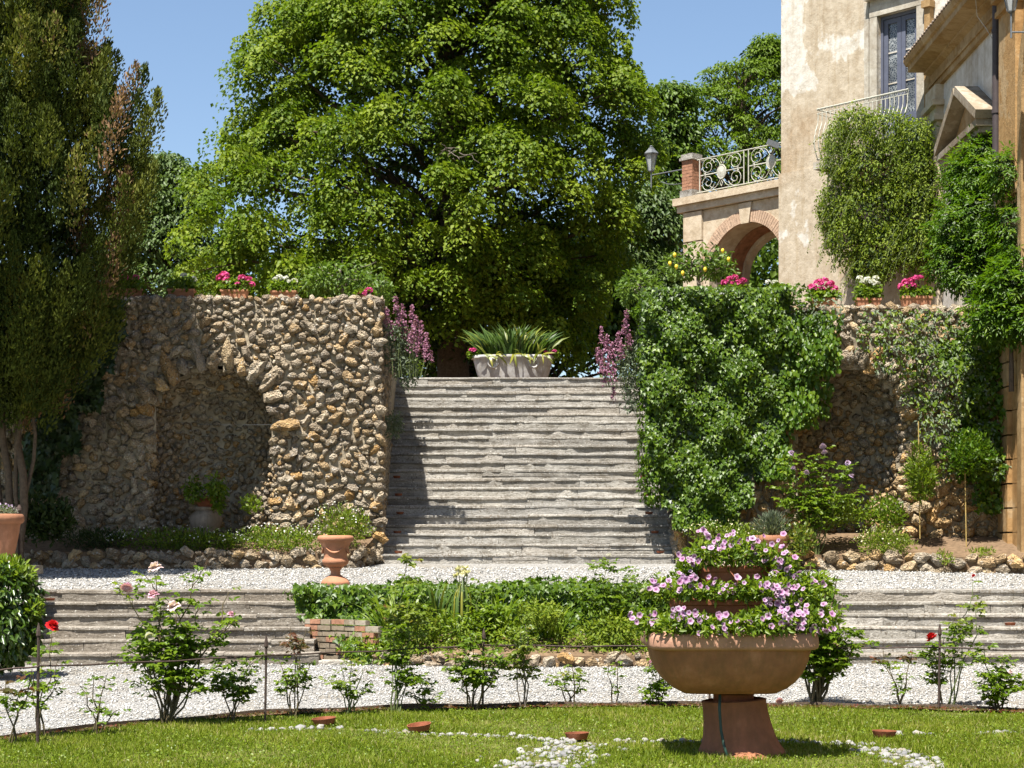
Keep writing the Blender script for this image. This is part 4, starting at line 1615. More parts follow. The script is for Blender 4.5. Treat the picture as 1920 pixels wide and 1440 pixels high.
# dangling low sprays of the linden seen right above the tub belong to the same crown height; a second trunk stands behind
env = [(300, 285, 350), (340, 250, 385), (400, 225, 400), (470, 205, 420), (560, 200, 430)]
broad_tree('blue green tree at far left between the cypress and the linden', (X(310, 52), 52, ZT), env, 52, .8, 560, 110, .6, 170, .13, .6, M_tree3, (X(310, 52), 52, Z(330, 52)), .22, 2, 3000)
env = [(80, 1428, 1450), (125, 1415, 1470), (135, 1320, 1480), (165, 1310, 1500), (200, 1270, 1520), (300, 1240, 1530), (400, 1235, 1530), (480, 1235, 1530)]
broad_tree('upright green oak tree behind the iron railing of the bridge', (X(1400, 56), 56, ZT), env, 56, .7, 520, 260, .42, 110, .12, .5, M_oak, (X(1390, 56), 56, Z(150, 56)), .3, 3, 2500)
env = [(380, 1150, 1260), (430, 1120, 1290), (500, 1110, 1300), (560, 1110, 1300), (640, 1120, 1290)]
broad_tree('grey green tree below the lantern behind the ivy wall', (X(1215, 50), 50, ZT), env, 50, .8, 650, 90, .8, 230, .15, .5, M_tree3, (X(1200, 50), 50, Z(430, 50)), .22, 4, 3000)
env = [(170, 1235, 1290), (230, 1225, 1300), (300, 1215, 1300), (380, 1200, 1290)]
broad_tree('slender loose tree between the linden and the lantern', (X(1262, 54), 54, ZT), env, 54, .8, 420, 44, .55, 150, .15, .6, M_tree2, (X(1260, 54), 54, Z(210, 54)), .16, 5, 800)
env = [(470, 600, 1100), (540, 480, 1190), (620, 440, 1240), (700, 440, 1240)]
broad_tree('dark hedge like tree standing in the shade behind the white tub', (X(1010, 50), 50, ZT), env, 50, .5, 700, 110, 1.1, 230, .16, .6, M_tree2, (X(1010, 50), 50, Z(560, 50)), .3, 6, 4000)
# dead twigs in the linden
# ------------------------------------------------------------------ far wood closing the view under the crowns
hp, hd_ = blob_points([((-34 + i * 5.2, 70 + (i % 3) * 3, 6.2), (4.2, 3, 3.2 + (i % 4) * .5)) for i in range(15)], 26000, .7, .15)
o = leaf_mesh('distant_wood', hp, hd_ + rng.normal(size=hp.shape) * .6, hd_ + np.array([[0, 0, .6]]), .26 * (.7 + .6 * rng.random(len(hp))), .6, M_tree2)
tag(o, 'dark green belt of distant trees seen low behind the terrace', 'trees', kind='stuff')

# cypress
dC = 25.4
cy = root('cypress_tree', 'dense dark cypress with brown patches at the left edge', 'tree', (X(28, dC), dC, gz2(dC)))
prof_y = [-260, -100, 0, 100, 200, 280, 350, 450, 550, 620, 700, 760]
prof_r = [160, 205, 225, 240, 295, 330, 315, 275, 250, 228, 185, 95]
axx = -20.0
pos, dirs, lens, var0 = [], [], [], []
while len(pos) < 760:
    y = random.uniform(-260, 745)
    R = np.interp(y, prof_y, prof_r) * dC / F
    a = random.uniform(0, 2 * math.pi)
    if math.sin(a) < -.5 and random.random() < .6:
        continue
    k = random.uniform(.35, 1.0) ** .5
    L = random.uniform(.6, 1.2)
    tilt = random.uniform(.08, .45) * k
    dv = Vector((math.cos(a) * tilt, -math.sin(a) * tilt, 1)).normalized()
    R2 = max(.15, R - .16)
    q = Vector((X(axx, dC) + math.cos(a) * k * R2, dC - math.sin(a) * k * R2, Z(y, dC) - L * .5))
    if q.x > X(210, dC) and y < 60:
        continue
    pos.append(q)
    dirs.append(dv)
    lens.append(L)
    brown = (noise.noise(q * .9) > .28) or (q.x > X(200, dC) and random.random() < .4)
    var0.append(.86 + .14 * random.random() if brown and random.random() < .6 else random.uniform(.0, .8))
pos, dirs, lens, var0 = np.array(pos), np.array(dirs), np.array(lens), np.array(var0)
per = 330
n = len(pos) * per
i_ = np.repeat(np.arange(len(pos)), per)
s = rng.random(n) ** .8
wid = .20 * np.sin(np.pi * np.clip(s * .85 + .12, 0, 1)) ** .8
off = nrm(rng.normal(size=(n, 3))) * (rng.random(n) ** .5 * wid)[:, None]
p = pos[i_] + dirs[i_] * (s * lens[i_])[:, None] + off
tip = dirs[i_] * 1.1 + off * 4 + rng.normal(size=(n, 3)) * .35
nor = off * 5 + np.array([[0, -.6, .3]]) + rng.normal(size=(n, 3)) * .5
var = np.clip(var0[i_] + rng.normal(size=n) * .07, 0, 1)
leaf_mesh('crown', p, tip, nor, .042 + .045 * rng.random(n), .36, M_cyp, cy, LEAF4, var)
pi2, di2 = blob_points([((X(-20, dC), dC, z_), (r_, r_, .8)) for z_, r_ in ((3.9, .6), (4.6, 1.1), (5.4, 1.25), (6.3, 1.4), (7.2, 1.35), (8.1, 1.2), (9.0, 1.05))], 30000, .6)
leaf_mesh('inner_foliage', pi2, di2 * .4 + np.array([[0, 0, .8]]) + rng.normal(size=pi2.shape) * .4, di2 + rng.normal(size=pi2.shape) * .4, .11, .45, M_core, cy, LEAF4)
mb = MB()
gb = gz2(dC)
for (bx, tx, ty, r) in ((14, 4, 700, .06), (34, 40, 690, .065), (30, 72, 740, .032), (0, -20, 650, .06), (40, 30, 600, .035)):
    a = Vector((X(bx, dC), dC + random.uniform(-.1, .1), gb))
    b = P(tx, ty - 60, dC)
    limb(mb, a, b, r, r * .6, .05, 9, 7)
mb.build('trunk', M_bark, cy, True)
mbt = MB()
for k in range(9):
    a = P(835 + random.uniform(-25, 30), 285 + random.uniform(-10, 20), 39.4)
    b = a + Vector((random.uniform(-.35, .5), random.uniform(-.3, 0), random.uniform(-.25, .2)))
    limb(mbt, a, b, .012, .004, .2, 5, 4)
mbt.build('dead_branch', M_palebark, linden)

# ------------------------------------------------------------------ climbing plants and shrubs on the walls
zup = np.array([[0, 0, 1.0]])


def sheet_leaves(name, polys, n, size, mat, parent, shape=IVY, width=1.0, thick=.22, lump=.16, droop=1.0, var=None):
    """leaves hanging over an upright surface; polys: list of (x0, x1, z0, z1, y)"""
    ps, bb = [], []
    ar = np.array([(q[1] - q[0]) * (q[3] - q[2]) for q in polys])
    cnt = rng.multinomial(n, ar / ar.sum())
    for (x0, x1, z0, z1, y), m in zip(polys, cnt):
        x = rng.uniform(x0, x1, m)
        z = rng.uniform(z0, z1, m)
        bul = lump * (np.sin(x * 5.1 + z * 2.3) * np.sin(z * 4.3 - x) + .6 * np.sin(x * 11 + 1) * np.sin(z * 9.7 + x * 3))
        yy = y - bul - thick * rng.random(m) ** 1.5
        ps.append(np.stack([x, yy, z], 1))
    p = np.concatenate(ps)
    m = len(p)
    tip = np.stack([rng.normal(size=m) * .45, -.35 + rng.normal(size=m) * .3, -np.full(m, droop) + rng.normal(size=m) * .3], 1)
    nor = np.stack([rng.normal(size=m) * .4, -np.ones(m), .55 + rng.normal(size=m) * .35], 1)
    s = size * (.6 + .75 * rng.random(m))
    return leaf_mesh(name, p, tip, nor, s, width, mat, parent, shape, var)


def stems(mb_, starts, ends, r=.006, n=5):
    for a, b in zip(starts, ends):
        limb(mb_, a, b, r, r * .5, .12, n, 4)


# big ivy mass on the right wall
iv = root('ivy', 'thick glossy ivy mass covering the wall right of the staircase', 'ivy', (3.2, 27.4, 1.6))
yw = 27.42
cols = []
xe = [(1205, 1480, 540, 640), (1202, 1478, 640, 740), (1212, 1470, 740, 830), (1226, 1440, 830, 900), (1240, 1410, 900, 950), (1262, 1385, 950, 990)]
for (a, b, c, d) in xe:
    cols.append((X(a, yw), X(b, yw), Z(d, yw), Z(c, yw), yw))
sheet_leaves('leaves', cols, 25000, .050, M_ivy, iv, lump=.11, thick=.2)
# flank towards the stairs and rounded top
p, d = blob_points([((X(1225, 27.7), 27.75, z_), (.26, .5, .45)) for z_ in (5.0, 4.5, 4.0, 3.5, 3.0, 2.6)], 4200, .75, .1)
leaf_mesh('flank_leaves', p, d * .5 - zup * .8 + rng.normal(size=d.shape) * .35, d + zup * .4, .056 * (.6 + .7 * rng.random(len(p))), 1.0, M_ivy, iv, IVY)
p, d = blob_points([((x_, 27.75, 5.12 + .09 * math.sin(x_ * 5)), (.36, .45, random.uniform(.12, .26))) for x_ in np.arange(2.1, 4.5, .35)], 4200, .75, .2)
leaf_mesh('crest_leaves', p, d * .6 - zup * .4 + rng.normal(size=d.shape) * .5, d + zup * .6, .052 * (.6 + .7 * rng.random(len(p))), 1.0, M_ivy, iv, IVY)
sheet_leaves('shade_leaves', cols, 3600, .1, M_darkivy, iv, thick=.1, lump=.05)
mb = MB()
stems(mb, [(x_, 27.5, 1.5) for x_ in (2.6, 3.0, 3.4, 3.8)], [(x_ + .2, 27.45, 4.6) for x_ in (2.5, 3.1, 3.5, 3.9)], .03, 9)
mb.build('stem', M_bark, iv)

ic = root('climbing_vine', 'yellowish green vine hanging from the ivy edge over the right niche', 'vine', (4.2, 27.3, 4.0))
sheet_leaves('leaves', [(X(1470, 27.3), X(1575, 27.3), Z(700, 27.3), Z(590, 27.3), 27.35), (X(1465, 27.3), X(1530, 27.3), Z(800, 27.3), Z(690, 27.3), 27.38), (X(1440, 27.3), X(1485, 27.3), Z(900, 27.3), Z(790, 27.3), 27.4)], 1700, .07, M_wist, ic, LEAF6, .7)
sheet_leaves('shade_leaves', [(X(1470, 27.3), X(1560, 27.3), Z(780, 27.3), Z(580, 27.3), 27.5)], 900, .085, M_ivy, ic, LEAF6, .7)

va = root('trailing_valerian', 'grey green trailing plants with mauve flowers draped over the right niche arch', 'plant', (5.9, 27.3, 4.4))
zn = [(1470, 1580, 560, 620), (1610, 1830, 580, 660), (1640, 1850, 650, 700), (1690, 1850, 690, 760), (1720, 1860, 750, 830), (1760, 1870, 820, 900)]
cols = [(X(a, 27.3), X(b, 27.3), Z(d_, 27.3), Z(c, 27.3), 27.38) for (a, b, c, d_) in zn]
sheet_leaves('leaves', cols, 1700, .065, M_grey, va, LEAF4, .42, thick=.3, lump=.2, droop=.5)
sheet_leaves('green_leaves', cols[1:], 1500, .07, M_rose, va, LEAF4, .6, thick=.3, lump=.2, droop=.5)
p, d = blob_points([((X(a, 27.0), 26.98 + random.uniform(0, .15), Z(b, 27.0)), (.07, .06, .09)) for a, b in ((1655, 612), (1700, 640), (1690, 665), (1760, 600), (1790, 650), (1745, 720), (1765, 715), (1800, 745), (1620, 660), (1480, 620), (1650, 590), (1830, 610))], 900, .3)
tag(leaf_mesh('flowers', p, d, d, .03, .9, M_lilac, va, LEAF4), kind='stuff')

dk = root('dark_ivy', 'dark green ivy curtain between the right niche and the orange pilaster', 'ivy', (7.0, 27.3, 3))
sheet_leaves('leaves', [(X(1800, 27.3), X(1880, 27.3), Z(900, 27.3), Z(620, 27.3), 27.4), (X(1760, 27.3), X(1880, 27.3), Z(700, 27.3), Z(640, 27.3), 27.4), (X(1830, 27.3), X(1878, 27.3), Z(960, 27.3), Z(880, 27.3), 27.42)], 1900, .075, M_ivy, dk, IVY, 1.0, .25)

ld = root('dark_ivy', 'dark ivy trailing down the shaded left end of the left rock wall', 'ivy', (-6.7, 27.4, 4))
pol = [(190, 235, 560, 640), (160, 215, 620, 700), (120, 190, 690, 770), (75, 150, 760, 850), (60, 110, 840, 930)]
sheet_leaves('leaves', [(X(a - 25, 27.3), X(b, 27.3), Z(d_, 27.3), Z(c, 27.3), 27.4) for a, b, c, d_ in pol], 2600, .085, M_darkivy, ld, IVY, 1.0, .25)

# ivy hedge over the middle retaining wall
ih = root('ivy_hedge', 'low ivy hedge spilling over the brick retaining wall below the urn', 'ivy', (.5, 23.2, .4))
rows = []
for py in range(1095, 1232, 9):
    x0_ = np.interp(py, [1095, 1150, 1165, 1195, 1232], [553, 562, 600, 630, 668])
    x1_ = np.interp(py, [1095, 1175, 1195, 1232], [1560, 1560, 790, 775])
    yd = 23.3 - max(0, py - 1140) * .0115
    rows.append((X(x0_, yd), X(x1_, yd), Z(py + 14, yd), Z(py, yd), yd))
sheet_leaves('leaves', rows, 16500, .055, M_ivy, ih, IVY, 1.0, .2, .1)
p, d = blob_points([((x_, 23.48, 1.0 + .04 * math.sin(x_ * 3)), (.3, .22, .13)) for x_ in np.arange(-2.5, 3.8, .3) if not -2.35 < x_ < -1.6], 5200, .7, .2)
leaf_mesh('crest_leaves', p, d * .6 - zup * .3 + rng.normal(size=d.shape) * .5, d + zup * .6, .062 * (.6 + .7 * rng.random(len(p))), 1.0, M_ivy, ih, IVY)

# plants of the middle bed
def tuft(name, label, cat, c, n, h, spread, w, mat, lean=.5, flowers=None):
    rt = root(name, label, cat, c)
    c = np.array(c)
    a = rng.random(n) * 6.283
    p = c[None] + np.stack([np.cos(a) * spread * rng.random(n), np.sin(a) * spread * .7 * rng.random(n), np.zeros(n)], 1)
    tip = np.stack([np.cos(a) * lean * rng.random(n), np.sin(a) * lean * rng.random(n), np.ones(n)], 1)
    nor = np.stack([-np.cos(a) * .9, -np.sin(a) * .9 - .3, np.full(n, .4)], 1) + rng.normal(size=(n, 3)) * .2
    leaf_mesh('leaves', p, tip, nor, h * (.6 + .5 * rng.random(n)), w / h, mat, rt, STRAP)
    return rt


def bedz(d):
    return .22 + .5 * max(0, min(1, (d - 22.1) / 1.4))


BED = [('daylily', 'lime green daylily clump arching in front of the ivy hedge', 745, 22.75, 60, .62, .25, .03, M_lime, .9),
       ('daylily', 'lime green daylily clump right of the tall white iris', 935, 22.8, 55, .55, .25, .03, M_lime, .9),
       ('daylily', 'fresh grass like clump at the middle of the planted bed', 1030, 22.7, 60, .5, .22, .022, M_lime, .8),
       ('daylily', 'fresh grass like clump beside the white rose bush', 1155, 22.7, 70, .5, .25, .022, M_lime, .8),
       ('iris', 'upright blue green iris leaves left of the white flowered one', 815, 22.7, 30, .75, .14, .03, M_strap, .25)]
for nm, lb, px, d_, n, h, sp, w, mt, le in BED:
    tuft(nm, lb, 'plant', (X(px, d_), d_, bedz(d_)), n, h, sp, w, mt, le)
wi = root('white_iris', 'tall white iris with upright leaves rising above the ivy hedge', 'iris', (X(868, 22.6), 22.6, bedz(22.6)))
n = 34
a = rng.random(n) * 6.28
c = np.array([X(868, 22.6), 22.6, bedz(22.6)])
leaf_mesh('leaves', c + np.stack([np.cos(a) * .09, np.sin(a) * .09, np.zeros(n)], 1) * rng.random((n, 1)), np.stack([np.cos(a) * .12, np.sin(a) * .12, np.ones(n)], 1), np.stack([np.cos(a), np.sin(a) - .5, np.zeros(n)], 1), .55 + .3 * rng.random(n), .035, M_strap, wi, STRAP)
for px, py in ((860, 1068), (868, 1076), (872, 1065), (856, 1080), (875, 1074)):
    t_ = P(px, py, 22.6)
    mb = MB()
    limb(mb, (c[0] + random.uniform(-.03, .03), 22.6, c[2]), t_, .007, .005, .03, 6, 5)
    stm = mb.build('stem', M_greencane, wi)
    d = sphere_dirs(9)
    leaf_mesh('flower', np.repeat(np.array(t_)[None], 9, 0), d + zup * .4, sphere_dirs(9), .06, .7, M_yellowfl, wi, LEAF6)
for i, (px, py, rx, rz, lb) in enumerate(((690, 1215, .38, .16, 'ferny pale green artemisia at the left foot of the bed'), (820, 1215, .4, .15, 'low green weeds at the foot of the tall rose'), (950, 1190, .35, .22, 'bushy yellow green plant left of the small orange flower'), (1090, 1205, .45, .16, 'low pale green ground plants near the white rose'), (1180, 1215, .4, .14, 'low green plants beside the large bowl planter'), (1010, 1150, .3, .18, 'yellow green leafy plant below the ivy crest'), (740, 1222, .4, .13, 'low sprawling greenery at the kerb left of the daylilies'), (885, 1222, .35, .12, 'low sprawling greenery at the kerb under the white iris'), (1000, 1222, .4, .12, 'low sprawling greenery at the middle of the kerb'), (1140, 1180, .4, .2, 'fresh green foliage under the white rose bush'), (860, 1180, .35, .25, 'lime green foliage round the foot of the white iris'), (770, 1170, .35, .28, 'lime green foliage round the left daylily'), (1330, 1190, .5, .22, 'green foliage hidden behind the bowl planter'), (1500, 1200, .45, .22, 'green foliage at the right end of the bed beside the pale steps'))):
    q = P(px, py, 22.4)
    rt = root('bed_plant', lb, 'plant', (q.x, 22.4, .25))
    shrub_leaves('leaves', [((q.x, 22.4, q.z), (rx, .3, rz)), ((q.x + rx * .4, 22.35, q.z - .05), (rx * .6, .25, rz * .7))], 900, .06, .45, M_fine if i % 2 else M_lime, rt, LEAF4, .3, .15, .1, .6, .7)

# hanging shrub under the balcony
hs = root('cascading_shrub', 'fine leaved olive green shrub cascading down the tower from the balcony', 'shrub', TW(1.2, 5.2, .6))
bl = []
for (px, py, rx, rz) in ((1600, 232, 42, 30), (1660, 245, 55, 38), (1712, 262, 40, 40), (1570, 262, 30, 35), (1575, 300, 45, 55), (1640, 320, 70, 70), (1715, 320, 45, 60), (1570, 380, 45, 70), (1640, 400, 75, 80), (1715, 400, 50, 80), (1740, 360, 32, 60), (1588, 450, 44, 60), (1650, 470, 70, 66), (1715, 460, 42, 55), (1630, 505, 50, 35), (1555, 400, 24, 55), (1758, 420, 22, 55)):
    d_ = 31.75 + (1740 - px) * .006
    q = P(px, py, d_)
    bl.append((tuple(q), (rx * d_ / F * random.uniform(.8, 1.1), (.75 if 1580 < px < 1720 else .4), rz * d_ / F * random.uniform(.75, 1.0))))
p, d = blob_points(bl, 26000, .6, .22)
tip = d * .4 - zup * .7 + rng.normal(size=d.shape) * .6
leaf_mesh('leaves', p, tip, d + zup * .5 + rng.normal(size=d.shape) * .5, .045 + .03 * rng.random(len(p)), .45, M_fine, hs, LEAF4)
p, d = blob_points([(b[0], tuple(x * .75 for x in b[1])) for b in bl], 5000, .7, .1)
leaf_mesh('inner_leaves', p, d * .4 - zup * .7 + rng.normal(size=d.shape) * .6, d, .09, .5, M_core, hs, LEAF4)
# wispy outer shoots
mb = MB()
pp_, tt_ = [], []
for k in range(190):
    b = random.choice(bl)
    q = Vector(b[0]) + Vector((random.uniform(-1.0, .5) * b[1][0], -.4, random.uniform(-.5, .5) * b[1][2]))
    e = q + Vector((random.uniform(-.35, .05), random.uniform(-.1, .1), -random.uniform(.2, .7)))
    mb.tube([q, q.lerp(e, .5) + Vector((-.03, 0, .04)), e], .003, 3, False)
    for s in np.linspace(.1, 1, 14):
        pp_.append(q.lerp(e, s))
tag(mb.build('shoots', M_greencane, hs), kind='stuff')
pp_ = np.array(pp_)
leaf_mesh('shoot_leaves', pp_, rng.normal(size=pp_.shape) - zup * .4, rng.normal(size=pp_.shape) + zup, .05, .5, M_fine, hs, LEAF4)


def wisteria(label, blobs_px, n, size, mat, cat='shrub', name='wisteria', dd=.4):
    bl_ = []
    for (px, py, rx, rz, d_) in blobs_px:
        bl_.append((tuple(P(px, py, d_)), (rx * d_ / F, dd, rz * d_ / F)))
    rt = root(name, label, cat, (bl_[0][0][0], bl_[0][0][1], bl_[-1][0][2] - .5))
    p_, d_ = blob_points(bl_, n // 7, .7, .15)
    # compound leaves: 7 leaflets along a drooping stalk
    m = len(p_)
    ax = nrm(d_ * .8 - zup * .55 + rng.normal(size=d_.shape) * .4)
    k = np.repeat(np.arange(m), 7)
    s = np.tile(np.arange(7) / 6.0, m)
    sidev = nrm(np.cross(ax, d_ + zup * .7 + rng.normal(size=d_.shape) * .1))
    sg = np.tile(np.array([1, -1, 1, -1, 1, -1, 0]), m)[:, None]
    pp2 = p_[k] + ax[k] * (s * .17)[:, None]
    tip = ax[k] * .7 + sidev[k] * sg * .9 + rng.normal(size=(m * 7, 3)) * .15
    leaf_mesh('leaves', pp2, tip, d_[k] * .6 + zup * .7 + rng.normal(size=(m * 7, 3)) * .2, size * (.7 + .5 * rng.random(m * 7)), .34, mat, rt, LEAF4, np.clip(np.repeat(rng.random(m), 7) * .8 + rng.random(m * 7) * .2, 0, 1))
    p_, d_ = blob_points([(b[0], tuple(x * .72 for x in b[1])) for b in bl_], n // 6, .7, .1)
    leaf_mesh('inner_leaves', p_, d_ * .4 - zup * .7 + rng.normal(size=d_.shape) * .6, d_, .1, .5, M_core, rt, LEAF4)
    mb_ = MB()
    limb(mb_, (bl_[0][0][0], bl_[0][0][1] + .1, bl_[-1][0][2] - 1), bl_[0][0], .04, .02, .1, 7, 5)
    mb_.build('stem', M_bark, rt)
    return rt


wisteria('bright green wisteria mound just below the stone pediment', [(1850, 288, 42, 28, 28.3), (1808, 325, 32, 35, 28.5), (1850, 330, 55, 45, 28.2), (1885, 320, 28, 40, 27.0), (1830, 365, 45, 25, 28.3)], 9000, .085, M_wist)
wisteria('wide bright green wisteria mound in the middle of the orange wing', [(1850, 400, 60, 40, 27.9), (1800, 430, 50, 55, 28.2), (1870, 450, 60, 60, 27.8), (1898, 420, 30, 55, 26.9), (1905, 490, 30, 40, 26.8), (1785, 490, 40, 45, 28.2), (1840, 510, 60, 40, 28.0)], 13000, .085, M_wist)
wisteria('nearest wisteria bough leaning in from the right edge above the pilaster', [(1900, 540, 50, 50, 26.6), (1870, 590, 45, 40, 26.7), (1920, 600, 45, 40, 26.5)], 6500, .10, M_wist, dd=.35)

# lemon trees behind the parapets
def citrus(label, px, py, d_, rx, rz, n, lemons):
    q = P(px, py, d_)
    rt = root('lemon_tree', label, 'tree', (q.x, d_, ZT))
    shrub_leaves('crown', [(tuple(q), (rx, .6, rz)), ((q.x - rx * .6, d_, q.z - rz * .3), (rx * .6, .5, rz * .7)), ((q.x + rx * .6, d_, q.z - rz * .35), (rx * .6, .5, rz * .65))], n, .085, .5, M_tree2, rt, LEAF6, .35, .15, .3)
    mb_ = MB()
    limb(mb_, (q.x, d_, ZT - .2), (q.x, d_, q.z), .05, .03, .05, 6, 6)
    for k in range(14):
        limb(mb_, (q.x, d_, q.z - rz * .6), q + Vector((random.uniform(-1, 1) * rx, random.uniform(-.4, .4), random.uniform(-.3, .9) * rz)), .018, .006, .12, 5, 4)
    mb_.build('trunk', M_palebark, rt)
    for (lx, ly) in lemons:
        mb_ = MB()
        mb_.lathe(P(lx, ly, d_ - .55), [(.004, -.042), (.02, -.03), (.03, 0), (.021, .028), (.007, .038)], 10)
        mb_.build('lemon', M_lemon, rt, True)


citrus('loose lemon shrub behind the right end of the left parapet', 640, 520, 30.5, .6, .30, 1100, [])
citrus('small lemon shrub at the corner of the left wall beside the stairs', 708, 540, 30, .22, .22, 420, [])
citrus('lemon tree with yellow fruit in front of the bridge arch', 1310, 492, 30.5, .55, .30, 1000, [(1268, 500), (1280, 512), (1265, 478), (1355, 470), (1366, 486), (1256, 494), (1220, 541), (1322, 505)])
citrus('sparse shrub leaning over the ivy corner at the stair top', 1200, 535, 30, .32, .3, 700, [])


# valerian with pink spikes
def valerian(label, c, spikes, d_, blobs_):
    rt = root('valerian', label, 'flowers', c)
    shrub_leaves('leaves', blobs_, 1300, .07, .35, M_grey, rt, LEAF4, .3, .15, .1, .7, .8)
    mb_ = MB()
    ps = []
    for (px, py, r) in spikes:
        t_ = P(px, py, d_ + random.uniform(-.1, .1))
        limb(mb_, (t_.x * .7 + c[0] * .3, t_.y + .05, c[2] + .1), t_, .006, .004, .1, 5, 4)
        m = int(100 * r / 10)
        s = rng.random(m)
        h = r * 3.2 * d_ / F
        off_ = nrm(rng.normal(size=(m, 3))) * (.9 * r * d_ / F * (1.05 - s * .8) * rng.random(m) ** .4)[:, None]
        ps.append(np.array(t_)[None] + np.stack([np.zeros(m), np.zeros(m), (s - .45) * h], 1) + off_)
    mb_.build('stems', M_greencane, rt)
    ps = np.concatenate(ps)
    tag(leaf_mesh('flowers', ps, sphere_dirs(len(ps)), sphere_dirs(len(ps)) + np.array([[0, -.8, .4]]), .026 + .016 * rng.random(len(ps)), .9, M_valer, rt, LEAF4), kind='stuff')


qa = P(765, 660, 28.0)
valerian('pink valerian growing on the wall left of the stair top', (qa.x, 28.0, qa.z - .5), [(725, 595, 9), (742, 570, 9), (748, 600, 10), (735, 620, 9), (760, 620, 10), (772, 590, 9), (780, 610, 11), (790, 625, 12), (800, 640, 9), (785, 650, 11), (798, 660, 9), (770, 640, 10), (808, 668, 6), (755, 585, 8), (776, 630, 10)], 27.8,
         [((qa.x - .1, 28.0, qa.z - .05), (.28, .25, .3)), ((qa.x, 28, qa.z - .3), (.2, .2, .25)), ((qa.x - .15, 27.9, qa.z + .25), (.18, .2, .2))])
qa = P(1175, 690, 28.0)
valerian('pink valerian leaning from the ivy wall right of the stair top', (qa.x, 28.0, qa.z - .4), [(1128, 630, 9), (1138, 645, 10), (1148, 660, 11), (1160, 640, 10), (1172, 615, 10), (1175, 595, 8), (1180, 640, 9), (1130, 675, 10), (1140, 690, 11), (1150, 700, 10), (1122, 665, 8), (1135, 705, 9), (1150, 740, 7), (1165, 660, 10), (1128, 690, 8)], 27.8,
         [((qa.x + .05, 27.9, qa.z), (.28, .25, .38)), ((qa.x + .12, 27.9, qa.z - .4), (.22, .2, .3)), ((qa.x + .2, 27.9, qa.z + .3), (.15, .2, .3))])
rt = root('lime_plant', 'small lime green plant at the upper left corner of the stairs', 'plant', tuple(P(770, 700, 31.5)))
q = P(770, 688, 31.5)
shrub_leaves('leaves', [(tuple(q), (.2, .2, .16))], 420, .05, .6, M_lime, rt, LEAF4, .3)
rt = root('wall_plant', 'grey green plant growing from the wall halfway up the left stair edge', 'plant', tuple(P(740, 800, 28.0)))
q = P(738, 795, 28.2)
shrub_leaves('leaves', [(tuple(q), (.16, .2, .2))], 320, .07, .35, M_grey, rt, LEAF4, .2)

# ------------------------------------------------------------------ flower boxes on the parapets
def head_mesh(name, mat):
    n_ = 34
    d_ = sphere_dirs(n_)
    d_[:, 2] = np.abs(d_[:, 2]) * .9 - .15
    d_ = nrm(d_)
    V = []
    t_ = nrm(np.cross(d_, rng.normal(size=d_.shape)))
    o_ = leaf_mesh(name, d_ * .62, t_ + d_ * .3, d_, .75, .95, mat, None, LEAF4)
    me = o_.data
    bpy.data.objects.remove(o_)
    return me


HEAD = {'pink': head_mesh('flower_head', M_pinkfl), 'white': head_mesh('flower_head', M_whitefl)}


def flower_box(label, px0, px1, ytop, ybot, d_, heads, colr, leafy=(.16, .12), long=True):
    q0, q1 = P(px0, ytop, d_), P(px1, ybot, d_)
    rt = root('flower_box', label, 'flower box', ((q0.x + q1.x) / 2, d_, q1.z))
    w, h = q1.x - q0.x, q0.z - q1.z
    mb_ = MB()
    c = Vector(((q0.x + q1.x) / 2, d_, q1.z))
    v, f = [], []
    for (z_, kx, ky) in ((0, .9, .075), (h * .75, .98, .09), (h * .76, 1.03, .10), (h, 1.03, .10), (h, .95, .085), (h * .8, .95, .08)):
        v += [c + Vector((sx * w / 2 * kx, sy * ky, z_)) for sx, sy in ((-1, -1), (1, -1), (1, 1), (-1, 1))]
    for i in range(5):
        for k in range(4):
            f.append((i * 4 + k, i * 4 + (k + 1) % 4, (i + 1) * 4 + (k + 1) % 4, (i + 1) * 4 + k))
    f.append((20, 21, 22, 23))
    mb_.add(v, f)
    mb_.build('trough', M_terra2, rt)
    zt2 = q0.z
    shrub_leaves('leaves', [((c.x + dx * w, d_, zt2 + leafy[1] * .5), (w * .3, .13, leafy[1])) for dx in (-.3, 0, .3)], 420, .055, .9, M_rose, rt, LEAF6, .3)
    mb_ = MB()
    for (hx, hy, r) in heads:
        t_ = P(hx, hy, d_ + random.uniform(-.08, .08))
        mb_.tube([(t_.x * .8 + c.x * .2, d_, zt2), t_], .004, 4, False)
        o_ = bpy.data.objects.new('flower_head', HEAD[colr])
        COL.objects.link(o_)
        child_of(o_, rt)
        o_.location = t_
        s_ = r * d_ / F
        o_.scale = (s_, s_, s_ * .85)
        o_.rotation_euler = (random.uniform(-.4, .4), random.uniform(-.4, .4), random.uniform(0, 6))
    mb_.build('stems', M_greencane, rt)
    return rt


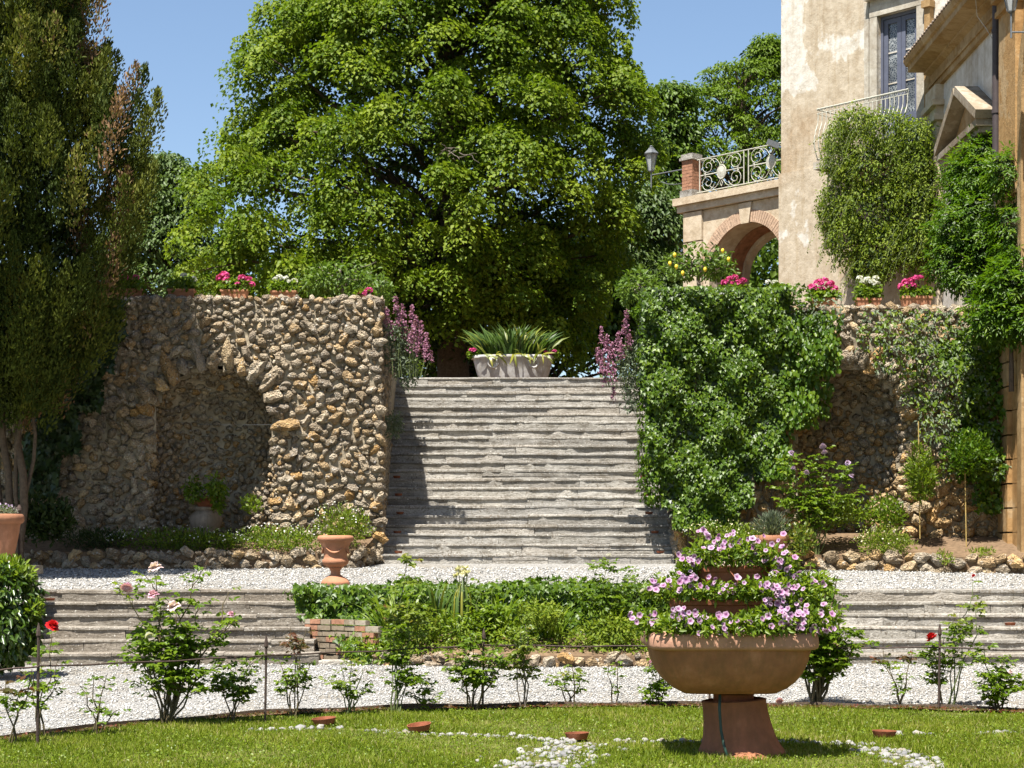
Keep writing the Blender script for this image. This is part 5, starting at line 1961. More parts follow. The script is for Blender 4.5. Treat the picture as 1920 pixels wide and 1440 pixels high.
flower_box('terracotta trough of magenta geraniums half hidden by the cypress', 216, 268, 543, 560, 27.9, [(220, 523, 8), (232, 519, 9), (243, 522, 8), (255, 520, 7), (225, 530, 6)], 'pink')
flower_box('terracotta trough with few white blooms second from the cypress', 316, 366, 543, 560, 27.9, [(344, 517, 7), (363, 524, 7), (358, 530, 6)], 'white')
flower_box('terracotta trough with tall pink geraniums in the middle of the left parapet', 415, 465, 544, 560, 27.9, [(413, 521, 9), (421, 517, 10), (425, 527, 9), (453, 521, 8), (466, 524, 8), (446, 533, 6), (472, 533, 7), (463, 535, 6)], 'pink')
flower_box('terracotta trough of white geraniums nearest the lemon shrub', 508, 556, 546, 561, 27.9, [(516, 524, 6), (524, 520, 7), (536, 522, 6), (552, 527, 7), (541, 528, 5)], 'white', (.18, .11))
flower_box('small pot of magenta geraniums at the stair end of the left parapet', 668, 700, 555, 566, 27.85, [(675, 553, 8), (684, 550, 8), (692, 545, 8), (680, 558, 7)], 'pink', (.1, .05))
flower_box('magenta geraniums peeking over the ivy in front of the bridge arch', 1352, 1400, 545, 560, 28.1, [(1359, 530, 8), (1368, 524, 8), (1378, 520, 7), (1386, 530, 9), (1394, 526, 7), (1373, 533, 7)], 'pink', (.14, .05))
flower_box('white geraniums on the wall at the foot of the tower', 1445, 1478, 545, 560, 28.1, [(1440, 529, 6), (1453, 530, 7), (1468, 533, 5)], 'white', (.12, .05))
flower_box('terracotta trough of magenta geraniums left of the white ones', 1520, 1568, 560, 580, 27.9, [(1523, 540, 10), (1535, 532, 11), (1545, 528, 10), (1556, 534, 10), (1563, 541, 9), (1540, 544, 9), (1530, 548, 7)], 'pink', (.17, .10))
flower_box('terracotta trough of white geraniums above the right niche', 1605, 1650, 560, 578, 27.9, [(1612, 522, 7), (1619, 530, 8), (1626, 524, 7), (1636, 530, 8), (1642, 522, 7), (1645, 532, 6)], 'white', (.15, .14))
flower_box('terracotta trough of magenta geraniums nearest the wisteria', 1690, 1745, 556, 576, 27.9, [(1690, 537, 8), (1699, 530, 9), (1708, 527, 9), (1717, 523, 9), (1725, 522, 8), (1712, 535, 8), (1702, 540, 7)], 'pink', (.17, .10))

# ------------------------------------------------------------------ marble tub on the top landing
dT = 34.6
tb = root('marble_tub', 'white marble tub with ring ornaments on the top landing', 'tub', (X(962, dT), dT, ZT))
ct = Vector((X(962, dT), dT, ZT))
sx_ = 77 * dT / F
hz = Z(668, dT) - ZT
mb = MB()
prof = [(.80, 0), (.82, .06 * hz), (.90, .45 * hz), (.97, .86 * hz), (1.02, .89 * hz), (1.03, .96 * hz), (1.0, hz), (.93, hz), (.88, .86 * hz)]
n_ = 40
v, f = [], []
for (r, z_) in prof:
    for k in range(n_):
        a_ = 2 * math.pi * k / n_
        ca, sa = math.cos(a_), math.sin(a_)
        v.append(ct + Vector((sx_ * r * math.copysign(abs(ca) ** .75, ca), sx_ * .46 * r * math.copysign(abs(sa) ** .75, sa), z_)))
for i in range(len(prof) - 1):
    for k in range(n_):
        f.append((i * n_ + k, i * n_ + (k + 1) % n_, (i + 1) * n_ + (k + 1) % n_, (i + 1) * n_ + k))
f.append(tuple((len(prof) - 1) * n_ + k for k in range(n_)))
mb.add(v, f).build('basin', M_marble, tb, True, 50)
for px in (925, 1000):
    mb = MB()
    c = P(px, 684, dT) + Vector((0, -sx_ * .46 * .97, 0))
    mb.tube([c + Vector((.085 * math.cos(q), -.0, .085 * math.sin(q))) for q in np.linspace(0, 6.283, 21)], .02, 6)
    mb.build('ring_ornament', M_marble, tb, True)
ag = root('agapanthus', 'dense strap leaved agapanthus filling the white marble tub', 'plant', (ct.x, dT, ZT + hz))
n = 260
a = rng.random(n) * 6.283
rr = rng.random(n) ** .6
p = np.array(ct)[None] + np.stack([np.cos(a) * rr * sx_ * .85, np.sin(a) * rr * sx_ * .36, np.full(n, hz * .95)], 1)
tip = np.stack([np.cos(a) * rr * .75 + rng.normal(size=n) * .2, np.sin(a) * .5 * rr + rng.normal(size=n) * .2, np.ones(n)], 1)
nor = np.stack([-np.cos(a) * .5, -np.sin(a) * .5 - .5, np.full(n, .5)], 1) + rng.normal(size=(n, 3)) * .2
leaf_mesh('leaves', p, tip, nor, .38 + .3 * rng.random(n), .085, M_strap, ag, STRAP)
k = 26
p = np.array(ct)[None] + np.stack([rng.uniform(-.85, .85, k) * sx_, np.full(k, -sx_ * .46), np.full(k, hz * 1.0)], 1)
leaf_mesh('drooping_leaves', p, np.stack([rng.normal(size=k) * .4, np.full(k, -.35), rng.normal(size=k) * .4 - .3], 1), np.array([[0, -1, .4]]) + rng.normal(size=(k, 3)) * .2, .2 + .1 * rng.random(k), .14, M_strap, ag, STRAP, .85 + .15 * rng.random(k))
for px, lb in ((890, 'few red pelargoniums at the left rim of the marble tub'), (1036, 'pink pelargoniums at the right rim of the marble tub')):
    q = P(px, 664, dT - .1)
    rt = root('pelargonium', lb, 'flowers', tuple(q))
    shrub_leaves('leaves', [(tuple(q), (.14, .12, .09))], 160, .05, .9, M_rose, rt, LEAF6, .2)
    for k in range(4):
        o_ = bpy.data.objects.new('flower_head', HEAD['pink'])
        COL.objects.link(o_)
        child_of(o_, rt)
        o_.location = q + Vector((random.uniform(-.13, .13), -.1, random.uniform(-.02, .08)))
        o_.scale = (.045, .045, .04)

# ------------------------------------------------------------------ urn, pots
dU = 23.62
ur = root('terracotta_urn', 'pedestal urn of terracotta with a garland at the head of the low steps', 'urn', (X(628, dU), dU, 1.07))
cu = Vector((X(629, dU), dU, 1.068))
k = .0068
mb = MB()
prof = [(26, 0), (27, 3), (26, 6), (22, 11), (12, 17), (9, 20), (9, 25), (11, 30), (13, 31), (12, 33), (20, 36), (24, 40), (25, 45), (22, 49), (21.5, 52), (22, 60), (24, 68), (27, 76), (28, 78), (29.5, 80), (33, 82), (34, 87), (32, 91), (28, 92), (26, 90), (25, 84)]
mb.lathe(cu, [(r * k, z_ * k) for r, z_ in prof], 36, 2.0, lambda r, z_, a: (.004 * math.cos(a * 18) if 35 * k < z_ < 48 * k else 0))
urb = mb.build('body', M_terra2, ur, True, 60)
for sgn in range(4):
    mb = MB()
    a0_ = -math.pi / 2 + sgn * math.pi / 2
    pts = []
    for s in np.linspace(-1, 1, 13):
        a_ = a0_ + s * .62
        z_ = (60 + 9 * s * s) * k
        r_ = (24.2 + 2.2 * s * s) * k
        pts.append(cu + Vector((r_ * math.cos(a_), r_ * math.sin(a_), z_)))
    mb.tube(pts, [.006 + .012 * (1 - abs(s)) for s in np.linspace(-1, 1, 13)], 6)
    mb.build('garland', M_terra2, ur, True)

# big pot with pier at the left edge
pr_ = root('stone_pier', 'stone pier carrying the large pot at the left edge', 'pier', (-6.2, 22.6, .1))
MB().box((-6.25, 22.75, .67), (.75, .75, 1.1), 0, .01).build('shaft', M_step, pr_)
MB().box((-6.25, 22.75, 1.27), (.85, .85, .1), 0, .008).build('cap', M_step, pr_)
pt = root('terracotta_pot', 'large plain terracotta pot cut by the left edge', 'pot', (X(-3, 22.4), 22.7, 1.22))
c = Vector((X(-8, 22.6), 22.6, 1.33))
mb = MB()
k = .0066
prof = [(30, 0), (31, 3), (40, 48), (44, 72), (48, 74), (51, 78), (51, 86), (48, 90), (42, 90), (40, 82)]
mb.lathe(c, [(r * k, z_ * k * 1.03) for r, z_ in prof], 40)
mb.build('body', M_terra2, pt, True, 50)
fp = root('pot_flowers', 'small white flowers growing in the large left pot', 'flowers', tuple(c + Vector((0, 0, .6))))
p, d = blob_points([(tuple(c + Vector((0, 0, .63))), (.27, .25, .09))], 900, .3)
leaf_mesh('leaves', p, d + rng.normal(size=d.shape) * .5, d + zup, .03, .5, M_grey, fp, LEAF4)
p, d = blob_points([(tuple(c + Vector((0, 0, .65))), (.27, .25, .1))], 160, .8)
tag(leaf_mesh('flowers', p, d + rng.normal(size=d.shape) * .5, d, .02, .9, M_lilac, fp, LEAF4), kind='stuff')
ps_ = root('iron_post', 'thin dark iron post beside the large left pot', 'post', (X(36, 23), 23.0, .2))
mb = MB()
mb.tube([(X(36, 23), 23, .3), (X(36, 23), 23, Z(960, 23))], .018, 6)
mb.lathe((X(36, 23), 23, Z(960, 23)), [(.018, 0), (.035, .02), (.03, .05), (.01, .09)], 8)
mb.build('shaft', M_iron, ps_)

# pot in the left niche: large grey jar with a smaller pot on top
nj = root('clay_jar', 'grey clay jar standing in the shaded left niche', 'jar', (X(388, 27.5), 27.5, 1.5))
cj = Vector((X(386, 27.75), 27.75, 1.74))
s_ = 1 / 127.0
mb = MB()
mb.lathe(cj, [(16 * s_, 0), (26 * s_, 12 * s_), (31 * s_, 26 * s_), (30 * s_, 36 * s_), (22 * s_, 44 * s_), (19 * s_, 46 * s_), (22 * s_, 49 * s_), (22 * s_, 53 * s_), (17 * s_, 53 * s_)], 28)
mb.build('body', M_oldclay, nj, True, 50)
np_ = root('terracotta_pot', 'small reddish pot set on top of the clay jar in the niche', 'pot', tuple(cj + Vector((0, 0, 53 * s_))))
mb = MB()
mb.lathe(cj + Vector((0, 0, 53 * s_)), [(14 * s_, 0), (18 * s_, 8 * s_), (20 * s_, 14 * s_), (22 * s_, 15 * s_), (22 * s_, 20 * s_), (17 * s_, 20 * s_)], 24)
mb.build('body', M_terra3, np_, True, 50)
nl = root('pot_plant', 'leafy green plant growing from the pot in the left niche', 'plant', tuple(cj + Vector((.1, -.05, .6))))
q = P(405, 915, 27.35)
shrub_leaves('leaves', [(tuple(q), (.17, .18, .2)), ((q.x + .02, q.y, q.z - .22), (.1, .12, .16)), ((q.x - .35, q.y + .1, q.z - .02), (.16, .15, .2))], 620, .06, .6, M_rose, nl, LEAF6, .2)
mb = MB()
limb(mb, cj + Vector((0, 0, .5)), q, .01, .006, .1, 5, 4)
mb.build('stem', M_greencane, nl)
wb = root('wire', 'thin pale wire stretched across the left niche', 'wire', (X(400, 27.5), 27.5, Z(796, 27.5)))
MB().tube([P(372, 796, 27.75), P(440, 797, 27.6), P(522, 796, 27.5)], .0025, 4).build('strand', M_greyiron, wb)

# pots and plants in the right bed
def pot(label, px, py, d_, r, h, mat):
    c_ = P(px, py, d_)
    rt = root('terracotta_pot', label, 'pot', tuple(c_))
    mb_ = MB()
    mb_.lathe(c_, [(r * .7, 0), (r * .9, h * .75), (r, h * .78), (r * 1.03, h * .86), (r, h), (r * .88, h), (r * .84, h * .85)], 28)
    mb_.build('body', mat, rt, True, 50)
    return c_


c_ = pot('terracotta pot of lavender at the foot of the right niche', 1447, 1045, 26.3, .25, .31, M_terra2)
lv = root('lavender', 'silvery green bushy plant in the pot before the right niche', 'plant', tuple(c_ + Vector((0, 0, .3))))
n = 900
a = rng.random(n) * 6.28
e = rng.random(n)
tip = np.stack([np.cos(a) * (1 - e), np.sin(a) * (1 - e), .35 + e], 1)
p = np.array(c_)[None] + np.array([[0, 0, .3]]) + nrm(tip) * (rng.random(n) * .3)[:, None]
leaf_mesh('leaves', p, tip, rng.normal(size=(n, 3)) + np.array([[0, -1, .5]]), .09, .14, M_grey, lv, LEAF4)
rd = random.Random(3)


def mound(name, label, cat, px, py, d_, rx, rz, n_, size, mat, flm=None, fn=0, w=.3, ry=.3):
    q_ = P(px, py, d_)
    rt = root(name, label, cat, (q_.x, d_, q_.z - rz))
    n_ = int(n_)
    p_, d2 = blob_points([(tuple(q_), (rx, ry, rz)), ((q_.x + rx * .3, d_, q_.z - rz * .2), (rx * .8, ry, rz * .7))], n_, .35, .15)
    leaf_mesh('leaves', p_, d2 * .6 + zup * .5 + rng.normal(size=p_.shape) * .5, d2 + rng.normal(size=p_.shape) * .5, size * (.6 + .7 * rng.random(n_)), w, mat, rt, LEAF4)
    if flm:
        p_, d2 = blob_points([(tuple(q_), (rx, ry, rz * 1.1))], fn, .92)
        kk = d2[:, 2] > -.2
        p_, d2 = p_[kk], d2[kk]
        tag(leaf_mesh('flowers', p_ + d2 * .03, rng.normal(size=p_.shape), d2 + zup * .4, .026, 1.0, flm, rt, LEAF4), kind='stuff')
    return rt


mound('erigeron', 'daisy mound spilling over the left kerb beside the stairs', 'flowers', 520, 1010, 26.9, .65, .18, 1700, .06, M_lime, M_whitefl, 170)
mound('erigeron', 'daisy strip in the cypress shade along the left kerb', 'flowers', 330, 1012, 27.0, 1.1, .16, 2300, .06, M_rose, M_whitefl, 200)
mound('erigeron', 'dark daisy strip at the far left foot of the rock wall', 'flowers', 170, 1010, 27.0, .55, .15, 1000, .06, M_core, M_whitefl, 70)
mound('erigeron', 'tall feathery daisy clump right behind the terracotta urn', 'flowers', 640, 985, 26.95, .42, .30, 1700, .07, M_fine, M_whitefl, 160, .18)
mound('erigeron', 'yellow daisies under the ivy right of the staircase', 'flowers', 1360, 1000, 26.95, .6, .16, 1100, .05, M_lime, M_yellowfl, 140)
mound('erigeron', 'round daisy bush on the kerb in front of the right niche', 'flowers', 1655, 1015, 26.5, .42, .2, 1600, .055, M_fine, M_yellowfl, 120)
mound('weed', 'small weed tuft growing from the right kerb', 'plant', 1768, 1045, 26.1, .12, .1, 260, .05, M_fine)
mound('weed', 'green sprig on the bare bed at the foot of the pilaster', 'plant', 1840, 1035, 26.2, .18, .06, 200, .05, M_fine)
mound('yellow_green_plant', 'yellow green leafy plant beside the lavender pot', 'plant', 1500, 1010, 26.2, .2, .22, 420, .07, M_young, None, 0, .7)
mound('weed', 'green plants at the wall foot behind the round daisy bush', 'plant', 1570, 960, 27.1, .5, .25, 900, .06, M_lime, None, 0, .6)
mound('weed', 'leafy plant in front of the niche wall base', 'plant', 1660, 960, 27.2, .28, .28, 700, .06, M_rose, None, 0, .6)
mound('weed', 'yellowish sprouts at the lit foot of the left niche', 'plant', 470, 945, 27.4, .16, .14, 220, .06, M_lime, None, 0, .6)
mound('dark_shrub', 'dark green shrub seen through the arch of the bridge', 'shrub', 1435, 500, 42.0, 1.5, 1.5, 3600, .16, M_tree2, None, 0, .6, .8)
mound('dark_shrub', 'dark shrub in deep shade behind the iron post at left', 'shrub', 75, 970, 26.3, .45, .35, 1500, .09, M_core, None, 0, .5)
q = P(1735, 900, 26.9)
mound('young_bamboo_plant', 'feathery bright green plant tied to a cane by the right niche', 'plant', 1725, 890, 26.9, .2, .42, 1500, .09, M_lime, None, 0, .16)
mound('climbing_bush', 'leafy climber on a cane near the orange pilaster', 'plant', 1815, 850, 26.95, .35, .32, 1500, .075, M_wist, None, 0, .5)
for px, lb, y0_, y1_ in ((1725, 'bamboo cane beside the feathery plant', 790, 1010), (1812, 'bamboo cane under the climber near the orange pilaster', 860, 1035)):
    rt = root('bamboo_cane', lb, 'cane', tuple(P(px, y1_, 26.9)))
    MB().tube([P(px, y1_, 26.85), P(px - 3, y0_, 27.0)], .008, 6).build('shaft', M_bamboo, rt)

# ------------------------------------------------------------------ hedge bush at the left edge
hb = root('laurel_bush', 'glossy clipped laurel bush at the left edge below the pot', 'shrub', (X(20, 20.5), 20.5, .1))
bl = [((X(10, 20.5), 20.5, Z(1130, 20.5)), (.38, .45, .40)), ((X(0, 20.5), 20.5, Z(1190, 20.5)), (.42, .45, .35)), ((X(25, 20.5), 20.4, Z(1180, 20.5)), (.30, .4, .30)), ((X(5, 20.5), 20.5, Z(1090, 20.5)), (.28, .35, .2))]
p, d = blob_points(bl, 3200, .75, .08)
leaf_mesh('leaves', p, d * .5 - zup * .5 + rng.normal(size=d.shape) * .45, d + zup * .5 + rng.normal(size=d.shape) * .3, .08 + .04 * rng.random(len(p)), .42, M_box, hb, LEAF6)
p, d = blob_points([((X(10, 20.5), 20.5, Z(1062, 20.5)), (.25, .3, .1)), ((X(45, 20.5), 20.4, Z(1080, 20.5)), (.15, .2, .1)), ((X(70, 20.5), 20.4, Z(1140, 20.5)), (.07, .2, .1))], 420, .5)
leaf_mesh('young_leaves', p, d + zup * .6 + rng.normal(size=d.shape) * .4, d + zup * .5, .075, .42, M_lime, hb, LEAF6)

# ------------------------------------------------------------------ rod fence along the border
fe = root('rod_fence', 'thin rusty rod fence running along the curved rose border', 'fence', (0, 17, 0))
stakes = [(-210, 13.0, 1185), (70, 14.1, 1178), (497, 15.96, 1200), (905, 17.5, 1186), (1330, 17.62, 1190), (1760, 17.3, 1178), (2150, 16.3, 1180)]
prev = None
for i, (px, d_, yt) in enumerate(stakes):
    x = X(px, d_)
    mb = MB()
    top = Z(yt, d_)
    mb.tube([(x, d_, -.05), (x + .01, d_, top - .06)], .0115, 6)
    mb.lathe((x + .01, d_, top - .07), [(.012, 0), (.02, .015), (.018, .05), (.004, .11)], 6)
    mb.build('stake', M_iron, fe)
    cur = Vector((x + .008, d_ - .014, .60 + .01 * math.sin(i * 2.3)))
    if prev is not None:
        mb = MB()
        pts = [prev.lerp(cur, s) + Vector((0, 0, -.02 * math.sin(math.pi * s) + .004 * math.sin(s * 17 + i))) for s in np.linspace(0, 1, 12)]
        # follow the curve of the border
        pts = [Vector((p_.x, p_.y + .25 * math.sin(math.pi * s) * (1 if i in (1, 2, 3) else .3), p_.z)) for p_, s in zip(pts, np.linspace(0, 1, 12))]
        mb.tube(pts, .0075, 5)
        mb.build('rod', M_iron, fe)
    prev = cur
ed = root('lawn_edging', 'thin brown edging strip between lawn and white gravel', 'edging', (0, 17.5, 0))
mb = MB()
v, f = [], []
xs = np.linspace(-5.5, 7, 130)
for x in xs:
    y = border(x) + .13 + .012 * math.sin(x * 7)
    h = .055 + .008 * math.sin(x * 5)
    v += [(x, y, 0), (x, y, h), (x, y + .018, h), (x, y + .018, 0)]
for i in range(len(xs) - 1):
    for k in range(3):
        f.append((i * 4 + k, (i + 1) * 4 + k, (i + 1) * 4 + k + 1, i * 4 + k + 1))
mb.add(v, f).build('board', M_bark, ed)
# dry litter on the soil strip
N = 5000
x = rng.uniform(-5, 6.2, N)
y = np.interp(x, BORD[:, 0], BORD[:, 1]) + rng.normal(size=N) * .07 + .03
o = leaf_mesh('leaf_litter', np.stack([x, y, np.full(N, .035)], 1), rng.normal(size=(N, 3)) * np.array([[1, 1, .3]]), rng.normal(size=(N, 3)) * .4 + zup, .02 + .02 * rng.random(N), .5, M_red)
tag(o, 'brown leaf litter on the soil strip under the roses', 'litter', kind='stuff')


# ------------------------------------------------------------------ roses
def bloom_mesh(mat, seed):
    rs = random.Random(seed)
    v, f = [], []
    for (n_, op, L, w, z0) in ((7, 1.25, 1.0, .62, 0), (6, .85, .9, .58, .12), (5, .5, .8, .5, .22), (4, .25, .7, .42, .28)):
        for k in range(n_):
            ph = 2 * math.pi * (k + rs.random() * .5) / n_ + op * 3
            o2 = op + rs.uniform(-.15, .15)
            base = len(v)
            for i in range(4):
                s = i / 3
                for j in range(3):
                    u = (j - 1)
                    ww = w * math.sin(math.pi * (.18 + .66 * s)) * u
                    th_ = o2 * (.55 + .6 * s)
                    r = L * s * math.sin(th_) + .06
                    z_ = z0 + L * s * math.cos(th_) - .12 * abs(u) * s * (1 if op > .7 else -1)
                    x_ = r * math.cos(ph) - ww * math.sin(ph)
                    y_ = r * math.sin(ph) + ww * math.cos(ph)
                    v.append((x_, y_, z_))
            for i in range(3):
                for j in range(2):
                    f.append((base + i * 3 + j, base + i * 3 + j + 1, base + (i + 1) * 3 + j + 1, base + (i + 1) * 3 + j))
    me = bpy.data.meshes.new('bloom')
    me.from_pydata(v, [], f)
    at = me.attributes.new('var', 'FLOAT', 'POINT')
    at.data.foreach_set('value', np.array([rs.random() for _ in v], np.float32))
    me.materials.append(mat)
    me.polygons.foreach_set('use_smooth', [True] * len(me.polygons))
    me.update()
    return me


BLOOM = {'pink': bloom_mesh(M_rosepink, 1), 'pale': bloom_mesh(M_rosepale, 2), 'red': bloom_mesh(M_rosered, 3), 'white': bloom_mesh(M_rosewhite, 4), 'mauve': bloom_mesh(M_lilac, 5)}


def rose(label, base, d_, canes, twigs, nodes, leaf, mat, blooms=(), tw_r=.12, s0=.3, canem=None, name='rose_bush', r=.008, mat2=None):
    """canes: tip positions (photo x, y); twigs: side shoots per cane; nodes: compound leaves per shoot"""
    bx = X(base, d_) if not isinstance(base, tuple) else base[0]
    bz = gz(d_) - .02 if not isinstance(base, tuple) else base[1]
    rt = root(name, label, 'rose' if 'rose' in name else 'plant', (bx, d_, bz))
    mbc = MB()
    P0, AX = [], []
    for (tx, ty) in canes:
        t_ = P(tx, ty, d_ + random.uniform(-.12, .12))
        b_ = Vector((bx + random.uniform(-.04, .04), d_ + random.uniform(-.03, .03), bz))
        pts = limb(mbc, b_, t_, r * random.uniform(.8, 1.2), r * .35, .14, 9, 5)
        shoots = [(pts, s0)]
        for k in range(twigs):
            i = random.randint(3, 7)
            e = pts[i] + Vector((random.uniform(-1, 1) * tw_r, random.uniform(-1, 1) * tw_r, random.uniform(-.1, 1.0) * tw_r))
            shoots.append((limb(mbc, pts[i], e, r * .45, r * .25, .15, 5, 4), .25))
        for pts_, s_ in shoots:
            for k in range(nodes):
                s = s_ + (1 - s_) * (k + random.random()) / nodes
                q = s * (len(pts_) - 1)
                i = min(len(pts_) - 2, int(q))
                c_ = pts_[i].lerp(pts_[i + 1], q - i)
                a = random.uniform(0, 6.283)
                P0.append(c_)
                AX.append((math.cos(a), math.sin(a), random.uniform(-.15, .5)))
    mbc.build('canes', canem or M_cane, rt)
    P0, AX = np.array(P0), nrm(np.array(AX))
    m = len(P0)
    sd = nrm(np.cross(AX, np.array([[0, 0, 1.0]])))
    pos, tips = [], []
    for (al, sg) in ((.5, 1), (.55, -1), (.95, 1), (1.0, -1), (1.15, 0)):
        pos.append(P0 + AX * (leaf * 1.35 * al))
        tips.append(AX * (.55 if sg else 1) + sd * sg * .85 - np.array([[0, 0, .25]]) + rng.normal(size=(m, 3)) * .22)
    pos, tips = np.concatenate(pos), np.concatenate(tips)
    nor = np.array([[0, -.25, 1.0]]) + rng.normal(size=pos.shape) * .45
    var = np.tile(rng.random(m), 5) * .7 + rng.random(m * 5) * .3
    if mat2 is not None:
        hi = pos[:, 2] > np.quantile(pos[:, 2], .7)
        leaf_mesh('young_leaves', pos[hi], tips[hi], nor[hi], leaf * (.6 + .5 * rng.random(hi.sum())), .72, mat2, rt, LEAF6, var[hi])
        lo = ~hi
        pos, tips, nor, var = pos[lo], tips[lo], nor[lo], var[lo]
    leaf_mesh('leaves', pos, tips, nor, leaf * (.5 + .5 * rng.random(len(pos))), .68, mat, rt, LEAF6, var)
    for (px, py, kind, sz) in blooms:
        o_ = bpy.data.objects.new('bloom', BLOOM[kind])
        COL.objects.link(o_)
        child_of(o_, rt)
        q = P(px, py, d_ - .2)
        o_.location = q - Vector((0, 0, sz * d_ / F * .35))
        k = sz * d_ / F * .78
        o_.scale = (k, k, k)
        o_.rotation_euler = (random.uniform(.1, .7), random.uniform(-.4, .4), random.uniform(0, 6))
    return rt


def dof(y):
    return E * F / (y - HY)


rose('thin rose plant at the lower left corner with few leaves', 25, dof(1398), [(10, 1275), (40, 1290), (60, 1255)], 1, 6, .055, M_rose, (), .1, .25, None, mat2=M_red)
rose('rose with one bright red bloom by the left fence stake', 78, dof(1388), [(97, 1185), (70, 1210), (110, 1235), (60, 1260)], 1, 7, .058, M_rose, [(97, 1170, 'red', 17)], .09, .35)
rose('thin twiggy rose left of the big pink rose bush', 178, dof(1380), [(175, 1270), (200, 1265), (150, 1285), (225, 1330)], 1, 5, .045, M_rose, (), .07, .45)
rose('large leafy rose bush with pale pink blooms at left', 312, dof(1362), [(292, 1080), (238, 1112), (287, 1130), (330, 1150), (365, 1080), (430, 1110), (380, 1130), (432, 1165), (255, 1200), (300, 1190), (350, 1170), (400, 1180), (270, 1240), (420, 1240), (340, 1220)], 4, 8, .062, M_rose,
     [(292, 1062, 'pale', 18), (237, 1099, 'pink', 15), (288, 1113, 'pink', 14), (327, 1134, 'pale', 17), (432, 1150, 'pink', 9), (280, 1190, 'white', 11)], .2, .35, None, r=.011)
rose('low leafy rose right of the big pink rose bush', 432, dof(1356), [(400, 1260), (440, 1230), (470, 1240), (455, 1270), (480, 1275)], 3, 7, .055, M_rose, (), .14, .3)
rose('slim rose with reddish young shoots over the left steps', 548, dof(1347), [(545, 1175), (575, 1180), (560, 1215), (585, 1240), (520, 1235)], 2, 7, .052, M_rose, (), .1, .35, None, mat2=M_red)
rose('spindly yellow green rose in front of the ivy hedge corner', 655, dof(1342), [(615, 1270), (660, 1235), (640, 1250), (695, 1275), (680, 1255), (665, 1290)], 1, 6, .05, M_rose, (), .08, .4, M_greencane, mat2=M_young)
rose('tall upright rose in the middle of the border', 742, dof(1338), [(765, 1035), (745, 1110), (770, 1125), (730, 1190), (755, 1200), (790, 1160), (775, 1240)], 3, 9, .058, M_rose, (), .13, .3, M_greencane, mat2=M_young)
rose('small low rose right of the tall upright one', 796, dof(1336), [(785, 1275), (805, 1280), (815, 1300), (775, 1295)], 1, 6, .05, M_rose, (), .07, .3)
rose('spreading rose bush beside the middle fence stake', 887, dof(1332), [(850, 1225), (880, 1190), (905, 1205), (935, 1200), (945, 1240), (860, 1250), (920, 1230)], 3, 8, .058, M_rose, (), .15, .35, None, r=.009)
rose('small standard rose with yellow green top and bare stem', 984, dof(1330), [(975, 1180), (990, 1190), (965, 1200), (998, 1205), (985, 1170)], 2, 8, .055, M_young, (), .09, .7, M_palebark)
rose('low thin rose at the centre of the border', 1072, dof(1327), [(1050, 1255), (1072, 1245), (1090, 1265), (1035, 1275)], 1, 6, .05, M_rose, (), .07, .45, None, mat2=M_young)
rose('bare twiggy rose left of the bowl planter', 1148, dof(1326), [(1140, 1245), (1160, 1240), (1150, 1285)], 0, 5, .045, M_rose, (), .07, .55)
rose('small dark rose tucked under the bowl planter', 1238, dof(1328), [(1225, 1250), (1245, 1245), (1255, 1275), (1230, 1285), (1215, 1290)], 2, 8, .05, M_rose, [(1222, 1240, 'pink', 8)], .09, .15)
rose('big rose bush right behind the bowl planter', 1528, dof(1327), [(1480, 1130), (1520, 1060), (1550, 1090), (1580, 1130), (1600, 1180), (1560, 1170), (1510, 1150), (1590, 1215), (1540, 1210), (1500, 1200), (1570, 1080), (1530, 1110), (1605, 1205), (1555, 1230)], 4, 9, .066, M_rose, [(1560, 1143, 'pale', 9), (1462, 1312, 'pink', 9)], .2, .4, None, r=.014)
rose('pair of thin rose shoots right of the bowl planter', 1685, dof(1328), [(1655, 1215), (1665, 1240), (1710, 1225), (1700, 1275)], 1, 6, .05, M_rose, (), .09, .4, None, mat2=M_red)
rose('red rose on a stake in front of the right steps', 1763, dof(1331), [(1748, 1205), (1770, 1195), (1740, 1225), (1785, 1230), (1800, 1215)], 2, 8, .055, M_rose, [(1748, 1192, 'red', 14)], .1, .4)
rose('tall slender rose with a pink bud before the right steps', 1780, dof(1330), [(1824, 1090), (1835, 1130), (1800, 1150), (1815, 1170)], 2, 8, .055, M_rose, [(1826, 1079, 'red', 6)], .11, .5, M_greencane, mat2=M_young)
rose('dark leafy rose bush at the right edge of the border', 1872, dof(1336), [(1845, 1220), (1880, 1230), (1900, 1265), (1850, 1265), (1870, 1280), (1910, 1285), (1835, 1285)], 3, 8, .055, M_rose, [(1893, 1258, 'pale', 7)], .13, .15)
rose('white rose bush rising over the ivy hedge near the bowl', (X(1120, 22.7), .4), 22.7, [(1080, 1085), (1110, 1060), (1140, 1050), (1160, 1080), (1185, 1095), (1100, 1100), (1225, 1075), (1195, 1060)], 3, 8, .06, M_rose, [(1141, 1040, 'white', 7), (1206, 1107, 'white', 9), (996, 1182, 'white', 7)], .18, .45, M_greencane, r=.009)
rose('green rose shoot standing in the bed left of the iris', (X(770, 22.5), .3), 22.5, [(760, 1110), (780, 1100), (745, 1130), (790, 1130)], 3, 8, .065, M_rose, (), .2, .3, M_greencane)
rose('leafy shrub rose in the bed right of the iris', (X(905, 22.5), .3), 22.5, [(900, 1090), (925, 1100), (885, 1120), (935, 1140), (910, 1150)], 3, 8, .065, M_rose, (), .2, .3, M_greencane)
